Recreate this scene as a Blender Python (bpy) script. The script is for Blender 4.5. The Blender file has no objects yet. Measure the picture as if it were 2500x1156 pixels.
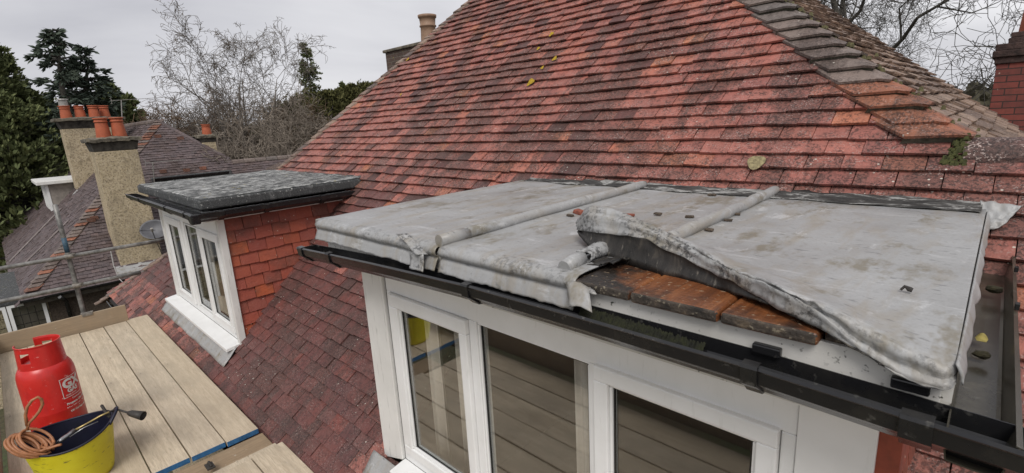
import bpy, bmesh, math, random
from mathutils import Vector, Matrix, noise
R = math.radians
sc = bpy.context.scene
col = sc.collection
random.seed(7)

# ------------------------------------------------------------------ camera
F = 1223.5                      # focal length in pixels of a 2500 px wide frame
YAW, PITCH, ROLL = R(44.57), R(13.30), R(-3.14)
_fw = Vector((-math.sin(YAW)*math.cos(PITCH), math.cos(YAW)*math.cos(PITCH), -math.sin(PITCH)))
_rt = Vector((math.cos(YAW), math.sin(YAW), 0)); _up = _rt.cross(_fw)
RT = _rt*math.cos(ROLL)+_up*math.sin(ROLL); UP = -_rt*math.sin(ROLL)+_up*math.cos(ROLL); FW = _fw
cd = bpy.data.cameras.new('camera'); cam = bpy.data.objects.new('camera', cd); col.objects.link(cam)
cd.sensor_fit = 'HORIZONTAL'; cd.sensor_width = 36; cd.lens = F/2500*36
cd.clip_start = .02; cd.clip_end = 2000
cam.matrix_world = Matrix((RT, UP, -FW)).transposed().to_4x4()
sc.camera = cam

# ------------------------------------------------------------------ sky and sun
SUN_EL, SUN_AZ = R(50), R(138)   # azimuth clockwise from +Y
w = bpy.data.worlds.new('World'); sc.world = w; w.use_nodes = True
nt = w.node_tree; nt.nodes.clear()
sky = nt.nodes.new('ShaderNodeTexSky'); sky.sky_type = 'NISHITA'; sky.sun_disc = False
sky.sun_elevation = SUN_EL; sky.sun_rotation = SUN_AZ; sky.air_density = 1; sky.dust_density = 4
hs = nt.nodes.new('ShaderNodeHueSaturation'); hs.inputs['Saturation'].default_value = .10
nt.links.new(sky.outputs[0], hs.inputs['Color'])
tc = nt.nodes.new('ShaderNodeTexCoord'); mp = nt.nodes.new('ShaderNodeMapping'); mp.inputs['Scale'].default_value = (1, 1, 3.2)
nt.links.new(tc.outputs['Generated'], mp.inputs[0])
nz = nt.nodes.new('ShaderNodeTexNoise'); nz.inputs['Scale'].default_value = 1.6; nz.inputs['Detail'].default_value = 5; nz.inputs['Distortion'].default_value = .4
nt.links.new(mp.outputs[0], nz.inputs[0])
cr = nt.nodes.new('ShaderNodeValToRGB'); cr.color_ramp.elements[0].position = .3; cr.color_ramp.elements[1].position = .72
cr.color_ramp.elements[0].color = (3.8, 3.85, 4.3, 1); cr.color_ramp.elements[1].color = (7.4, 7.4, 7.65, 1)
nt.links.new(nz.outputs[0], cr.inputs[0])
mx = nt.nodes.new('ShaderNodeMix'); mx.data_type = 'RGBA'; mx.inputs[0].default_value = .85
nt.links.new(hs.outputs[0], mx.inputs[6]); nt.links.new(cr.outputs[0], mx.inputs[7])
bg = nt.nodes.new('ShaderNodeBackground'); bg.inputs[1].default_value = .094
nt.links.new(mx.outputs[2], bg.inputs[0])
wo = nt.nodes.new('ShaderNodeOutputWorld'); nt.links.new(bg.outputs[0], wo.inputs[0])
sl = bpy.data.lights.new('sun', 'SUN'); sl.energy = 1.5; sl.angle = R(25); sl.color = (1, .97, .93)
so = bpy.data.objects.new('sun', sl); col.objects.link(so)
sd = Vector((math.sin(SUN_AZ)*math.cos(SUN_EL), math.cos(SUN_AZ)*math.cos(SUN_EL), math.sin(SUN_EL)))
so.rotation_euler = sd.to_track_quat('Z', 'Y').to_euler()
sc.view_settings.view_transform = 'Standard'; sc.view_settings.look = 'None'
sc.view_settings.exposure = .42; sc.view_settings.gamma = 1
sc.cycles.max_bounces = 6; sc.cycles.transparent_max_bounces = 12

# ------------------------------------------------------------------ picture <-> place
def ray(px, py): return FW*F + RT*(px-1250) - UP*(py-578)
def onx(px, py, v): d = ray(px, py); return d*(v/d.x)
def ony(px, py, v): d = ray(px, py); return d*(v/d.y)
def onz(px, py, v): d = ray(px, py); return d*(v/d.z)
def atd(px, py, dist): return ray(px, py).normalized()*dist
def onpl(px, py, n, c): d = ray(px, py); return d*(c/Vector(n).dot(d))

# ------------------------------------------------------------------ node helpers
class NT:
    def __init__(s, name):
        s.m = bpy.data.materials.new(name); s.m.use_nodes = True; s.t = s.m.node_tree
        s.b = s.t.nodes['Principled BSDF']; s.tc = s.t.nodes.new('ShaderNodeTexCoord')
    def n(s, k): return s.t.nodes.new(k)
    def l(s, a, b): s.t.links.new(a, b)
    def setin(s, sock, v):
        if hasattr(v, 'is_output') or isinstance(v, bpy.types.NodeSocket): s.l(v, sock)
        else:
            if isinstance(v, (tuple, list)) and len(v) == 3 and sock.type == 'RGBA': v = (*v, 1)
            sock.default_value = v
    def co(s, scale=(1, 1, 1), rot=(0, 0, 0)):
        m = s.n('ShaderNodeMapping'); m.inputs['Scale'].default_value = scale; m.inputs['Rotation'].default_value = rot
        s.l(s.tc.outputs['Object'], m.inputs[0]); return m.outputs[0]
    def noise(s, scale, detail=4, co=None, rough=.55, dist=0):
        k = s.n('ShaderNodeTexNoise'); k.inputs['Scale'].default_value = scale; k.inputs['Detail'].default_value = detail
        k.inputs['Roughness'].default_value = rough; k.inputs['Distortion'].default_value = dist
        s.l(co or s.tc.outputs['Object'], k.inputs['Vector']); return k.outputs['Fac']
    def voro(s, scale, co=None, feature='F1', out='Distance', rand=1):
        k = s.n('ShaderNodeTexVoronoi'); k.inputs['Scale'].default_value = scale; k.feature = feature
        k.inputs['Randomness'].default_value = rand
        s.l(co or s.tc.outputs['Object'], k.inputs['Vector']); return k.outputs[out]
    def step(s, v, a, b):           # smooth 0..1 between a and b
        k = s.n('ShaderNodeMapRange'); k.inputs[1].default_value = a; k.inputs[2].default_value = b
        s.l(v, k.inputs[0]); return k.outputs[0]
    def ramp(s, v, stops, const=False):
        k = s.n('ShaderNodeValToRGB'); e = k.color_ramp.elements
        if const: k.color_ramp.interpolation = 'CONSTANT'
        while len(e) < len(stops): e.new(.5)
        for i, (p, c) in enumerate(stops): e[i].position = p; e[i].color = (*c, 1)
        s.l(v, k.inputs[0]); return k.outputs[0]
    def mix(s, f, a, b, mode='MIX'):
        k = s.n('ShaderNodeMix'); k.data_type = 'RGBA'; k.blend_type = mode
        s.setin(k.inputs[0], f); s.setin(k.inputs[6], a); s.setin(k.inputs[7], b); return k.outputs[2]
    def math(s, op, a, b=0.0):
        k = s.n('ShaderNodeMath'); k.operation = op; s.setin(k.inputs[0], a); s.setin(k.inputs[1], b); return k.outputs[0]
    def island(s): return s.n('ShaderNodeNewGeometry').outputs['Random Per Island']
    def objrand(s): return s.n('ShaderNodeObjectInfo').outputs['Random']
    def sep(s, ax):
        k = s.n('ShaderNodeSeparateXYZ'); s.l(s.tc.outputs['Object'], k.inputs[0]); return k.outputs[ax]
    def done(s, base, rough=.7, bump=None, dist=.004, strength=1, spec=.5, metal=0):
        s.setin(s.b.inputs['Base Color'], base); s.setin(s.b.inputs['Roughness'], rough)
        s.b.inputs['Specular IOR Level'].default_value = spec; s.b.inputs['Metallic'].default_value = metal
        if bump is not None:
            k = s.n('ShaderNodeBump'); k.inputs['Distance'].default_value = dist; k.inputs['Strength'].default_value = strength
            s.l(bump, k.inputs['Height']); s.l(k.outputs[0], s.b.inputs['Normal'])
        return s.m

def tile_mat(name, stops, dark=.7, white=.5, patch=(.12, .07, .06), gloss=.6):
    s = NT(name); isl = s.island()
    base = s.ramp(isl, stops)
    blot = s.noise(11, 4, rough=.65); base = s.mix(s.step(blot, .35, .75), base, s.mix(.4, base, patch))
    # dirt runs follow the slope
    run = s.noise(1.0, 5, s.co((3.2, .9, .9)), .68); patchy = s.noise(1.3, 4, rough=.65)
    wn = s.n('ShaderNodeTexWhiteNoise'); wn.noise_dimensions = '1D'; s.l(s.math('MULTIPLY', isl, 913.7), wn.inputs['W']); jit_ = s.math('MULTIPLY', s.math('SUBTRACT', wn.outputs['Value'], .5), .11)
    big = s.math('MAXIMUM', s.step(s.math('ADD', run, jit_), .49, .58), s.step(s.math('ADD', patchy, jit_), .53, .62))
    grain = s.noise(62, 3, rough=.72); fine = s.noise(150, 2, rough=.6)
    up = s.noise(17, 3, rough=.6)
    dens = s.math('ADD', s.step(up, .34, .62), s.math('MULTIPLY', big, .6))
    k = s.math('MULTIPLY', s.step(s.math('ADD', grain, s.math('MULTIPLY', fine, .35)), .64, .72), s.step(dens, .25, .9))
    base = s.mix(s.math('MULTIPLY', big, .54), base, (.078, .050, .041))
    base = s.mix(s.math('MULTIPLY', k, dark), base, (.022, .017, .016))
    pale = s.math('MULTIPLY', s.step(s.noise(110, 2), .56, .64), s.step(s.noise(9, 3), .40, .6))
    base = s.mix(s.math('MULTIPLY', pale, white), base, (.50, .40, .36))
    dots = s.math('MULTIPLY', s.math('LESS_THAN', s.voro(20), .10), s.step(s.noise(3, 2), .50, .58))
    base = s.mix(s.math('MULTIPLY', dots, .75), base, (.62, .58, .5))
    h = s.math('ADD', s.math('MULTIPLY', grain, .9), s.math('MULTIPLY', blot, .8))
    return s.done(base, gloss, h, .006, 1, .35)

RED = [(0, (.37, .125, .095)), (.18, (.42, .150, .112)), (.36, (.32, .115, .095)), (.55, (.43, .155, .118)), (.72, (.30, .115, .092)), (.86, (.38, .130, .098)), (.95, (.44, .155, .105)), (1, (.48, .175, .090))]
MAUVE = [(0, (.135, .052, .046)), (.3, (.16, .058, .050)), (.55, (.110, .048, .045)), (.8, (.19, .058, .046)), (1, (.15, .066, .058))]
HUNG = [(0, (.36, .085, .048)), (.3, (.30, .075, .052)), (.55, (.39, .098, .052)), (.8, (.26, .075, .056)), (1, (.46, .105, .036))]
GREY = [(0, (.115, .088, .088)), (.4, (.145, .11, .112)), (.7, (.09, .072, .074)), (1, (.18, .13, .125))]
BROWN = [(0, (.32, .215, .155)), (.4, (.27, .18, .135)), (.7, (.36, .25, .185)), (1, (.23, .15, .115))]
m_red = tile_mat('red clay roof tile', RED)
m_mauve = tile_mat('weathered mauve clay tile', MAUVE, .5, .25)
m_hung = tile_mat('red hanging tile', HUNG, .10, .12, (.25, .06, .05))
m_grey = tile_mat('grey brown old tile', GREY, .4, .3, (.06, .05, .05))
m_brown = tile_mat('lichen brown tile', BROWN, .5, .5, (.16, .13, .09))
m_orange = tile_mat('orange clay tile', [(0, (.37, .145, .08)), (1, (.31, .115, .066))], .7, .35, (.13, .075, .05))
m_bonnetgrey = tile_mat('slate grey hip tile', [(0, (.19, .155, .135)), (.5, (.23, .175, .15)), (1, (.15, .13, .12))], .5, .35, (.12, .10, .085))

def simple(name, c, rough=.6, var=.25, scale=12, bump=.0, spec=.5, metal=0, c2=None):
    s = NT(name); f = s.noise(scale, 5, rough=.65)
    c2 = c2 or tuple(v*(1-var*1.6) for v in c)
    base = s.mix(s.step(f, .3, .7), c2, c)
    return s.done(base, rough, s.noise(scale*4, 3) if bump else None, bump or .001, .6, spec, metal)

m_mortar = simple('mortar', (.13, .125, .095), .95, .5, 30, .006, c2=(.03, .032, .022))
m_under = simple('roofing felt', (.02, .018, .017), .9)
def white_mat():
    s = NT('white upvc'); f = s.noise(5, 4); g = s.noise(60, 3, s.co((1, 1, .15)))
    b = s.mix(s.step(f, .35, .75), (.79, .79, .78), (.71, .71, .69))
    b = s.mix(s.math('MULTIPLY', s.step(g, .62, .78), .22), b, (.42, .42, .38))
    return s.done(b, .35, None, spec=.4)
m_white = white_mat()
def dirty_white():
    s = NT('stained white paint'); f = s.noise(4, 4); sp = s.noise(55, 2, rough=.7); z = s.noise(7, 3)
    b = s.mix(s.step(f, .35, .75), (.66, .64, .60), (.54, .52, .47))
    k = s.math('MULTIPLY', s.step(sp, .60, .66), s.step(z, .42, .60))
    b = s.mix(k, b, (.06, .06, .045)); return s.done(b, .6, sp, .002, .4)
m_dwhite = dirty_white()
def board_white():
    s = NT('flaking white board paint'); f = s.noise(3, 4); g = s.noise(40, 3, s.co((1, 1, .08)), .7)
    b = s.mix(s.step(f, .35, .75), (.72, .71, .68), (.60, .59, .56))
    b = s.mix(s.math('MULTIPLY', s.step(g, .58, .68), .6), b, (.30, .30, .27)); return s.done(b, .6, g, .003, .4)
m_bwhite = board_white()

def lead_mat(name, dark=0.0):
    s = NT(name)
    st = s.noise(5.5, 5, s.co((2.4, .55, 1)), .6, .4); bl = s.noise(2.2, 4, rough=.6); fine = s.noise(70, 3)
    b = s.mix(s.step(bl, .35, .7), (.295, .293, .287), (.37, .37, .367))
    b = s.mix(s.math('MULTIPLY', s.step(st, .48, .66), .65), b, (.29, .255, .205))
    ol = s.math('MULTIPLY', s.step(s.noise(3.1, 5, s.co((1.6, .8, 1)), .75), .545, .64), .72)
    b = s.mix(ol, b, (.17, .142, .09))
    wh = s.math('MULTIPLY', s.step(s.noise(9, 5, s.co((1.2, .5, 1)), .7, .5), .60, .70), .7)
    b = s.mix(s.math('MULTIPLY', wh, .9), b, (.56, .56, .557))
    b = s.mix(s.math('MULTIPLY', s.step(s.noise(38, 3, s.co((.5, 1.2, 1))), .63, .70), .6), b, (.13, .13, .13)); ws = s.math('MULTIPLY', s.step(s.noise(7, 5, s.co((.45, 2.2, 1), (0, 0, .25)), .75), .58, .68), .55); b = s.mix(ws, b, (.55, .55, .55))
    rg = s.voro(7, s.co((.8, 1, 1))); ring = s.math('MULTIPLY', s.math('LESS_THAN', rg, .16), s.step(s.noise(1.9, 2), .5, .6))
    b = s.mix(s.math('MULTIPLY', ring, .4), b, (.46, .46, .46))
    gr = s.noise(85, 3, rough=.7); b = s.mix(s.math('MULTIPLY', s.step(gr, .5, .7), .28), b, (.17, .165, .155))
    if dark:
        mk = s.math('MULTIPLY', s.step(s.noise(55, 5, rough=.75), .48, .58), s.step(s.noise(9, 3), .34, .56)); b = s.mix(s.math('MULTIPLY', mk, dark), b, (.035, .034, .034))
    h = s.math('ADD', s.math('MULTIPLY', s.noise(6, 3), 2.2), s.math('ADD', st, s.math('MULTIPLY', fine, .18)))
    return s.done(b, s.ramp(bl, [(.3, (.36,)*3), (.7, (.55,)*3)]), h, .006, .5, .6)
m_lead = lead_mat('weathered lead')
m_leadrim = lead_mat('pitted lead edge', .85)
def upstm():  # blackish tones paint the shadow under the tile edge along with real dirt
    s = NT('lead upstand with dirt and painted shade'); f = s.noise(5, 5, s.co((1, 2.5, 1)), .75, .5); g = s.noise(40, 3)
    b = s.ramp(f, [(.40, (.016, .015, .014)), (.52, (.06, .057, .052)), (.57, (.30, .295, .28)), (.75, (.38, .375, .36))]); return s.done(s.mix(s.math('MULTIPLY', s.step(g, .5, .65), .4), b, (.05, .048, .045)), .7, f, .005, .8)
m_leadnose = lead_mat('stained lead nosing', .45)
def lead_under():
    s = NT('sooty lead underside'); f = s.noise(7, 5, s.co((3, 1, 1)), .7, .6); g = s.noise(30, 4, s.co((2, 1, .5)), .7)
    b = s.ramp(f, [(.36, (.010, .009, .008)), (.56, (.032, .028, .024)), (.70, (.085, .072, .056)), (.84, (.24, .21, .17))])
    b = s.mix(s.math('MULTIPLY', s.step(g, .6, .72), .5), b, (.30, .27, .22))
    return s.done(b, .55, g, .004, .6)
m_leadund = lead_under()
def felt():
    s = NT('mineral felt'); g = s.noise(120, 2); f = s.noise(9, 6, s.co((.7, 2.2, 1)), .78, .6); k = s.noise(26, 4, rough=.75)
    b = s.mix(s.step(g, .4, .6), (.022, .023, .024), (.085, .088, .088))
    b = s.mix(s.math('MULTIPLY', s.step(f, .55, .66), .6), b, (.22, .222, .22))
    b = s.mix(s.math('MULTIPLY', s.step(k, .62, .66), .8), b, (.50, .50, .47))
    b = s.mix(s.math('MULTIPLY', s.step(s.noise(11, 3), .68, .72), .7), b, (.28, .24, .08))
    return s.done(b, .8, s.math('ADD', g, f), .006, .8)
m_felt = felt()
def felttop():
    s = NT('weathered felt top'); g = s.noise(90, 3, rough=.7); f = s.noise(4.5, 6, s.co((2.6, .8, 1)), .78, .8); k = s.noise(13, 5, s.co((1.6, .8, 1)), .78); l_ = s.noise(2.2, 4)
    b = s.mix(s.step(g, .35, .65), (.018, .019, .02), (.085, .087, .086)); b = s.mix(s.math('MULTIPLY', s.step(f, .46, .54), .8), b, (.22, .222, .218))
    b = s.mix(s.math('MULTIPLY', s.step(k, .50, .57), .85), b, (.50, .50, .48)); b = s.mix(s.math('MULTIPLY', s.step(l_, .52, .66), .25), b, (.05, .05, .048))
    b = s.mix(s.math('MULTIPLY', s.step(s.noise(9, 3), .68, .71), .8), b, (.30, .24, .06)); return s.done(b, .9, s.math('ADD', g, f), .008, .8, .15)
m_felttop = felttop()
def wood(name, c1, c2, knots=.6, ax=(.9, 14, 14), dark=.6):
    s = NT(name); r = s.objrand()
    v = s.n('ShaderNodeVectorMath'); v.operation = 'ADD'; s.l(s.co(ax), v.inputs[0])
    cmb = s.n('ShaderNodeCombineXYZ'); s.l(s.math('MULTIPLY', r, 37.0), cmb.inputs[0]); s.l(s.math('MULTIPLY', r, 11.0), cmb.inputs[1]); s.l(cmb.outputs[0], v.inputs[1])
    g = s.noise(3.0, 6, v.outputs[0], .65, .35); fine = s.noise(13, 4, v.outputs[0], .7); blot = s.noise(2.6, 4, s.co((1, 3, 1)))
    b = s.mix(s.step(g, .36, .64), c2, c1); b = s.mix(s.math('MULTIPLY', s.step(fine, .50, .68), .5), b, tuple(x*.42 for x in c2))
    b = s.mix(s.math('MULTIPLY', s.step(blot, .48, .64), .55), b, tuple(x*.62 for x in c1))
    sc1 = s.math('MULTIPLY', s.math('MULTIPLY', s.step(s.noise(9, 5, s.co((.7, 4, 1), (0, 0, .35)), .75), .60, .68), s.step(s.noise(1.7, 3), .48, .62)), dark); b = s.mix(sc1, b, (.07, .055, .04))
    kn = s.math('MULTIPLY', s.math('LESS_THAN', s.voro(2.6, s.co((.5, 2.6, 1))), .06), knots); b = s.mix(kn, b, (.15, .10, .06)); st_ = s.step(s.noise(1.1, 5, s.co((1, 2.2, 1)), .7), .52, .66); b = s.mix(s.math('MULTIPLY', st_, .35), b, (.20, .165, .12)); spl = s.math('MULTIPLY', s.step(s.noise(34, 3), .66, .70), s.step(s.noise(2.4, 3), .5, .62)); b = s.mix(s.math('MULTIPLY', spl, .5), b, (.60, .57, .52))
    b = s.mix(s.math('MULTIPLY', s.math('FRACT', s.math('MULTIPLY', r, 7.3)), .38), b, (.36, .33, .29)); b = s.mix(s.math('MULTIPLY', s.math('FRACT', s.math('MULTIPLY', r, 3.7)), .25), b, (.52, .40, .25))
    return s.done(b, .8, s.math('ADD', g, s.math('MULTIPLY', fine, .6)), .003, .7, .3)
m_board = wood('weathered scaffold board', (.68, .57, .42), (.49, .395, .28), .6, (.9, 14, 14), 1.0)
m_toe = wood('brown toe board', (.31, .215, .13), (.22, .15, .09), .6, (14, .9, 14))
m_deck = None
def deckm():
    s = NT('wet rotten decking'); g = s.noise(4, 6, s.co((9, 1, 9)), .65, .4); f = s.noise(3.3, 5, rough=.65); p = s.noise(60, 3)
    b = s.ramp(g, [(.3, (.07, .024, .010)), (.5, (.165, .055, .018)), (.68, (.27, .10, .034))])
    b = s.mix(s.step(f, .44, .58), b, (.022, .016, .012)); b = s.mix(s.math('MULTIPLY', s.step(p, .62, .68), .6), b, (.40, .30, .20))
    return s.done(b, .42, s.math('ADD', g, p), .004, .8, .5)
m_deck = deckm()
def deckend():
    s = NT('mouldy board end'); f = s.noise(20, 5, rough=.7); p = s.noise(80, 3)
    b = s.ramp(f, [(.35, (.018, .015, .012)), (.55, (.065, .05, .038)), (.7, (.15, .11, .07))]); b = s.mix(s.math('MULTIPLY', s.step(p, .6, .68), .5), b, (.32, .28, .2))
    return s.done(b, .8, p, .005, .9)
m_deckend = deckend()
def gutterm(name, c, silt):
    s = NT(name); f = s.noise(8, 5, rough=.65); g = s.noise(30, 4)
    b = s.mix(s.math('MULTIPLY', s.step(f, .5, .7), silt), c, (.13, .115, .085)); b = s.mix(s.math('MULTIPLY', s.step(g, .64, .72), .3), b, (.2, .19, .17))
    return s.done(b, .24, g, .001, .4, .5)
m_gut = gutterm('black plastic', (.012, .012, .013), .10)
m_silt = gutterm('silty gutter lining', (.050, .045, .034), .55)
m_moss = simple('moss', (.030, .033, .012), .95, .7, 50, .01, c2=(.008, .008, .006))
def pebble():
    s = NT('pebbledash render'); v = s.voro(26); v2 = s.voro(60); f = s.noise(2.0, 5, s.co((1, 1, .45)), .65); z = s.noise(5, 4)
    b = s.ramp(s.voro(26, out='Color'), [(0, (.42, .34, .215)), (.5, (.50, .41, .275)), (1, (.57, .48, .34))])
    b = s.mix(s.math('MULTIPLY', s.step(s.noise(24, 4, rough=.75), .52, .60), .75), b, (.13, .10, .065)); b = s.mix(s.math('MULTIPLY', s.step(f, .46, .70), .45), b, (.20, .17, .13))
    b = s.mix(s.math('MULTIPLY', s.step(z, .58, .7), .5), b, (.14, .11, .07))
    return s.done(b, .95, s.math('SUBTRACT', 1.0, v2), .009, .9, .2)
m_peb = pebble()
m_cement = simple('dirty cement cap', (.22, .19, .14), .95, .5, 9, .01, c2=(.04, .036, .03))
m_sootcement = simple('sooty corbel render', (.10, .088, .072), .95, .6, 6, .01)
m_pot = simple('terracotta chimney pot', (.46, .115, .050), .7, .18, 7)
m_potbuff = simple('buff clay pot', (.34, .22, .14), .6, .35, 7, c2=(.22, .13, .085))
def brick(name, c1, c2, mort, sx, axis='x'):
    s = NT(name); br = s.n('ShaderNodeTexBrick'); br.offset = .5
    rot = (R(90), 0, 0) if axis == 'x' else (R(90), 0, R(90))
    mpp = s.n('ShaderNodeMapping'); mpp.vector_type = 'TEXTURE'; mpp.inputs['Rotation'].default_value = rot; s.l(s.tc.outputs['Object'], mpp.inputs[0])
    s.l(mpp.outputs[0], br.inputs['Vector'])
    br.inputs['Scale'].default_value = 1; br.inputs['Brick Width'].default_value = .225; br.inputs['Row Height'].default_value = .075
    br.inputs['Mortar Size'].default_value = .006; br.inputs['Color1'].default_value = (*c1, 1); br.inputs['Color2'].default_value = (*c2, 1); br.inputs['Mortar'].default_value = (*mort, 1)
    f = s.noise(7, 5, rough=.7); b = s.mix(s.math('MULTIPLY', s.step(f, .45, .7), .5), br.outputs[0], (.05, .035, .03))
    y = s.math('MULTIPLY', s.step(s.noise(5, 4, rough=.7), .63, .68), .9)
    h = s.math('SUBTRACT', s.math('MULTIPLY', s.noise(50, 3), .3), br.outputs['Fac'])
    return s, b, y, h
s_, b_, y_, h_ = brick('sooty brick', (.10, .065, .05), (.075, .05, .04), (.17, .15, .12), 1)
m_brickL = s_.done(s_.mix(y_, b_, (.34, .27, .05)), .9, h_, .006, .8)
s_, b_, y_, h_ = brick('dark red brick', (.26, .065, .048), (.19, .052, .042), (.05, .03, .025), 1)
m_brickR = s_.done(s_.mix(s_.math('MULTIPLY', s_.step(s_.noise(9, 3), .66, .69), .8), b_, (.55, .45, .36)), .9, h_, .006, .8)
m_brickdark = simple('sooty corbel brick', (.085, .05, .042), .9, .5, 14, .01)
m_tube = simple('galvanised scaffold tube', (.30, .29, .27), .5, .45, 14, .001, .5, .35)
m_rust = simple('dull steel fitting', (.34, .31, .27), .5, .4, 30, .002, .5, .6)
m_bluep = simple('blue board paint', (.035, .16, .36), .7, .35, 25, .003)
m_bluetube = simple('faded blue tube paint', (.06, .13, .19), .6, .4, 20)
def glass():
    s = NT('window glass'); t = s.t; t.nodes.remove(s.b)
    tr = s.n('ShaderNodeBsdfTransparent'); tr.inputs[0].default_value = (.95, .96, .95, 1)
    gl = s.n('ShaderNodeBsdfGlossy'); gl.inputs['Roughness'].default_value = .0; gl.inputs[0].default_value = (.95, .95, .95, 1)
    lw = s.n('ShaderNodeLayerWeight'); lw.inputs[0].default_value = .5; fr = s.math('ADD', .05, s.math('MULTIPLY', s.math('POWER', lw.outputs['Facing'], 1.5), .36))
    mxs = s.n('ShaderNodeMixShader'); s.l(fr, mxs.inputs[0]); s.l(tr.outputs[0], mxs.inputs[1]); s.l(gl.outputs[0], mxs.inputs[2])
    s.l(mxs.outputs[0], t.nodes['Material Output'].inputs[0]); return s.m
m_glass = glass()
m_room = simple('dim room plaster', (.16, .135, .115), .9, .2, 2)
m_curt = simple('cream curtain', (.66, .60, .54), .9, .2, 6)
def redpaint():
    s = NT('red gas bottle paint'); f = s.noise(9, 4); ch = s.noise(26, 4, s.co((1, 1, 1.3)), .7)
    b = s.mix(s.step(f, .35, .7), (.52, .018, .016), (.60, .03, .022)); b = s.mix(s.math('MULTIPLY', s.step(ch, .65, .69), .7), b, (.72, .40, .36)); b = s.mix(s.math('MULTIPLY', s.step(s.noise(5, 5, s.co((1, 1, .4)), .7), .52, .68), .45), b, (.22, .02, .018))
    return s.done(b, .32, f, .002, .3, .5)
m_redp = redpaint()
m_label = simple('white print', (.80, .76, .70), .6, .12, 60)
def yel():
    s = NT('yellow rubber'); f = s.noise(14, 5, s.co((1, 1, 4)), .7); g = s.noise(5, 4)
    b = s.mix(s.step(g, .35, .7), (.60, .52, .015), (.68, .62, .03)); b = s.mix(s.math('MULTIPLY', s.step(f, .60, .66), .8), b, (.12, .10, .03)); b = s.mix(s.math('MULTIPLY', s.step(s.noise(3, 5, rough=.7), .55, .7), .4), b, (.35, .30, .10))
    return s.done(b, .5, f, .002, .4)
m_yel = yel()
m_navy = simple('navy rubber', (.008, .009, .028), .5, .3, 12)
m_hose = simple('orange rubber hose', (.44, .185, .08), .5, .3, 25, .002)
m_brass = simple('brass tube', (.45, .34, .14), .35, .3, 20, 0, .5, .7)
m_steel = simple('chrome handle', (.45, .45, .45), .3, .3, 20, 0, .5, .8)
m_iron = simple('sooty burner steel', (.045, .038, .032), .6, .4, 25, .001)
m_dish = simple('grey dish paint', (.12, .12, .13), .5, .25, 6)
m_alu = simple('aerial aluminium', (.42, .40, .37), .45, .3, 20, 0, .5, .4)
m_timber = simple('weathered fascia timber', (.10, .085, .065), .85, .4, 10, .004)
m_leaf = simple('yellow dead leaf', (.42, .34, .09), .7, .3, 60)
m_frag = simple('broken tile crumb', (.14, .105, .075), .9, .5, 60, .004)
m_fragred = simple('red broken tile', (.34, .10, .06), .9, .4, 60, .004)
m_bark = simple('grey bark', (.15, .125, .10), .95, .45, 30, .004)
m_bark2 = simple('dark grey oak bark', (.10, .09, .075), .95, .5, 14, .01)
m_birch = simple('pale twig bark', (.30, .25, .20), .95, .35, 12, .003)
m_brush = simple('brown twig bark', (.20, .135, .085), .95, .4, 14, .003)
def leafm(name, a, b, c):
    s = NT(name); i = s.island(); f = s.noise(.55, 3)
    k = s.mix(s.step(f, .35, .65), s.ramp(i, [(0, a), (.6, b), (1, c)]), s.ramp(i, [(0, a), (1, b)]))
    return s.done(k, .8, spec=.15)
m_ley = leafm('conifer foliage', (.075, .092, .040), (.14, .160, .068), (.22, .235, .10))
m_cedar = leafm('cedar needles', (.045, .060, .046), (.075, .095, .072), (.12, .14, .10))
m_olive = leafm('olive hedge foliage', (.055, .056, .022), (.105, .104, .038), (.165, .15, .062))
m_ivy = leafm('ivy leaves', (.03, .045, .015), (.06, .08, .025), (.11, .12, .05))
def groundm():
    s = NT('winter grass'); f = s.noise(.35, 5); g = s.noise(9, 4)
    b = s.mix(s.step(f, .35, .65), (.055, .07, .025), (.10, .075, .045)); b = s.mix(s.step(g, .45, .7), b, (.05, .045, .025)); return s.done(b, .95, g, .05, 1)
m_ground = groundm()

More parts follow.
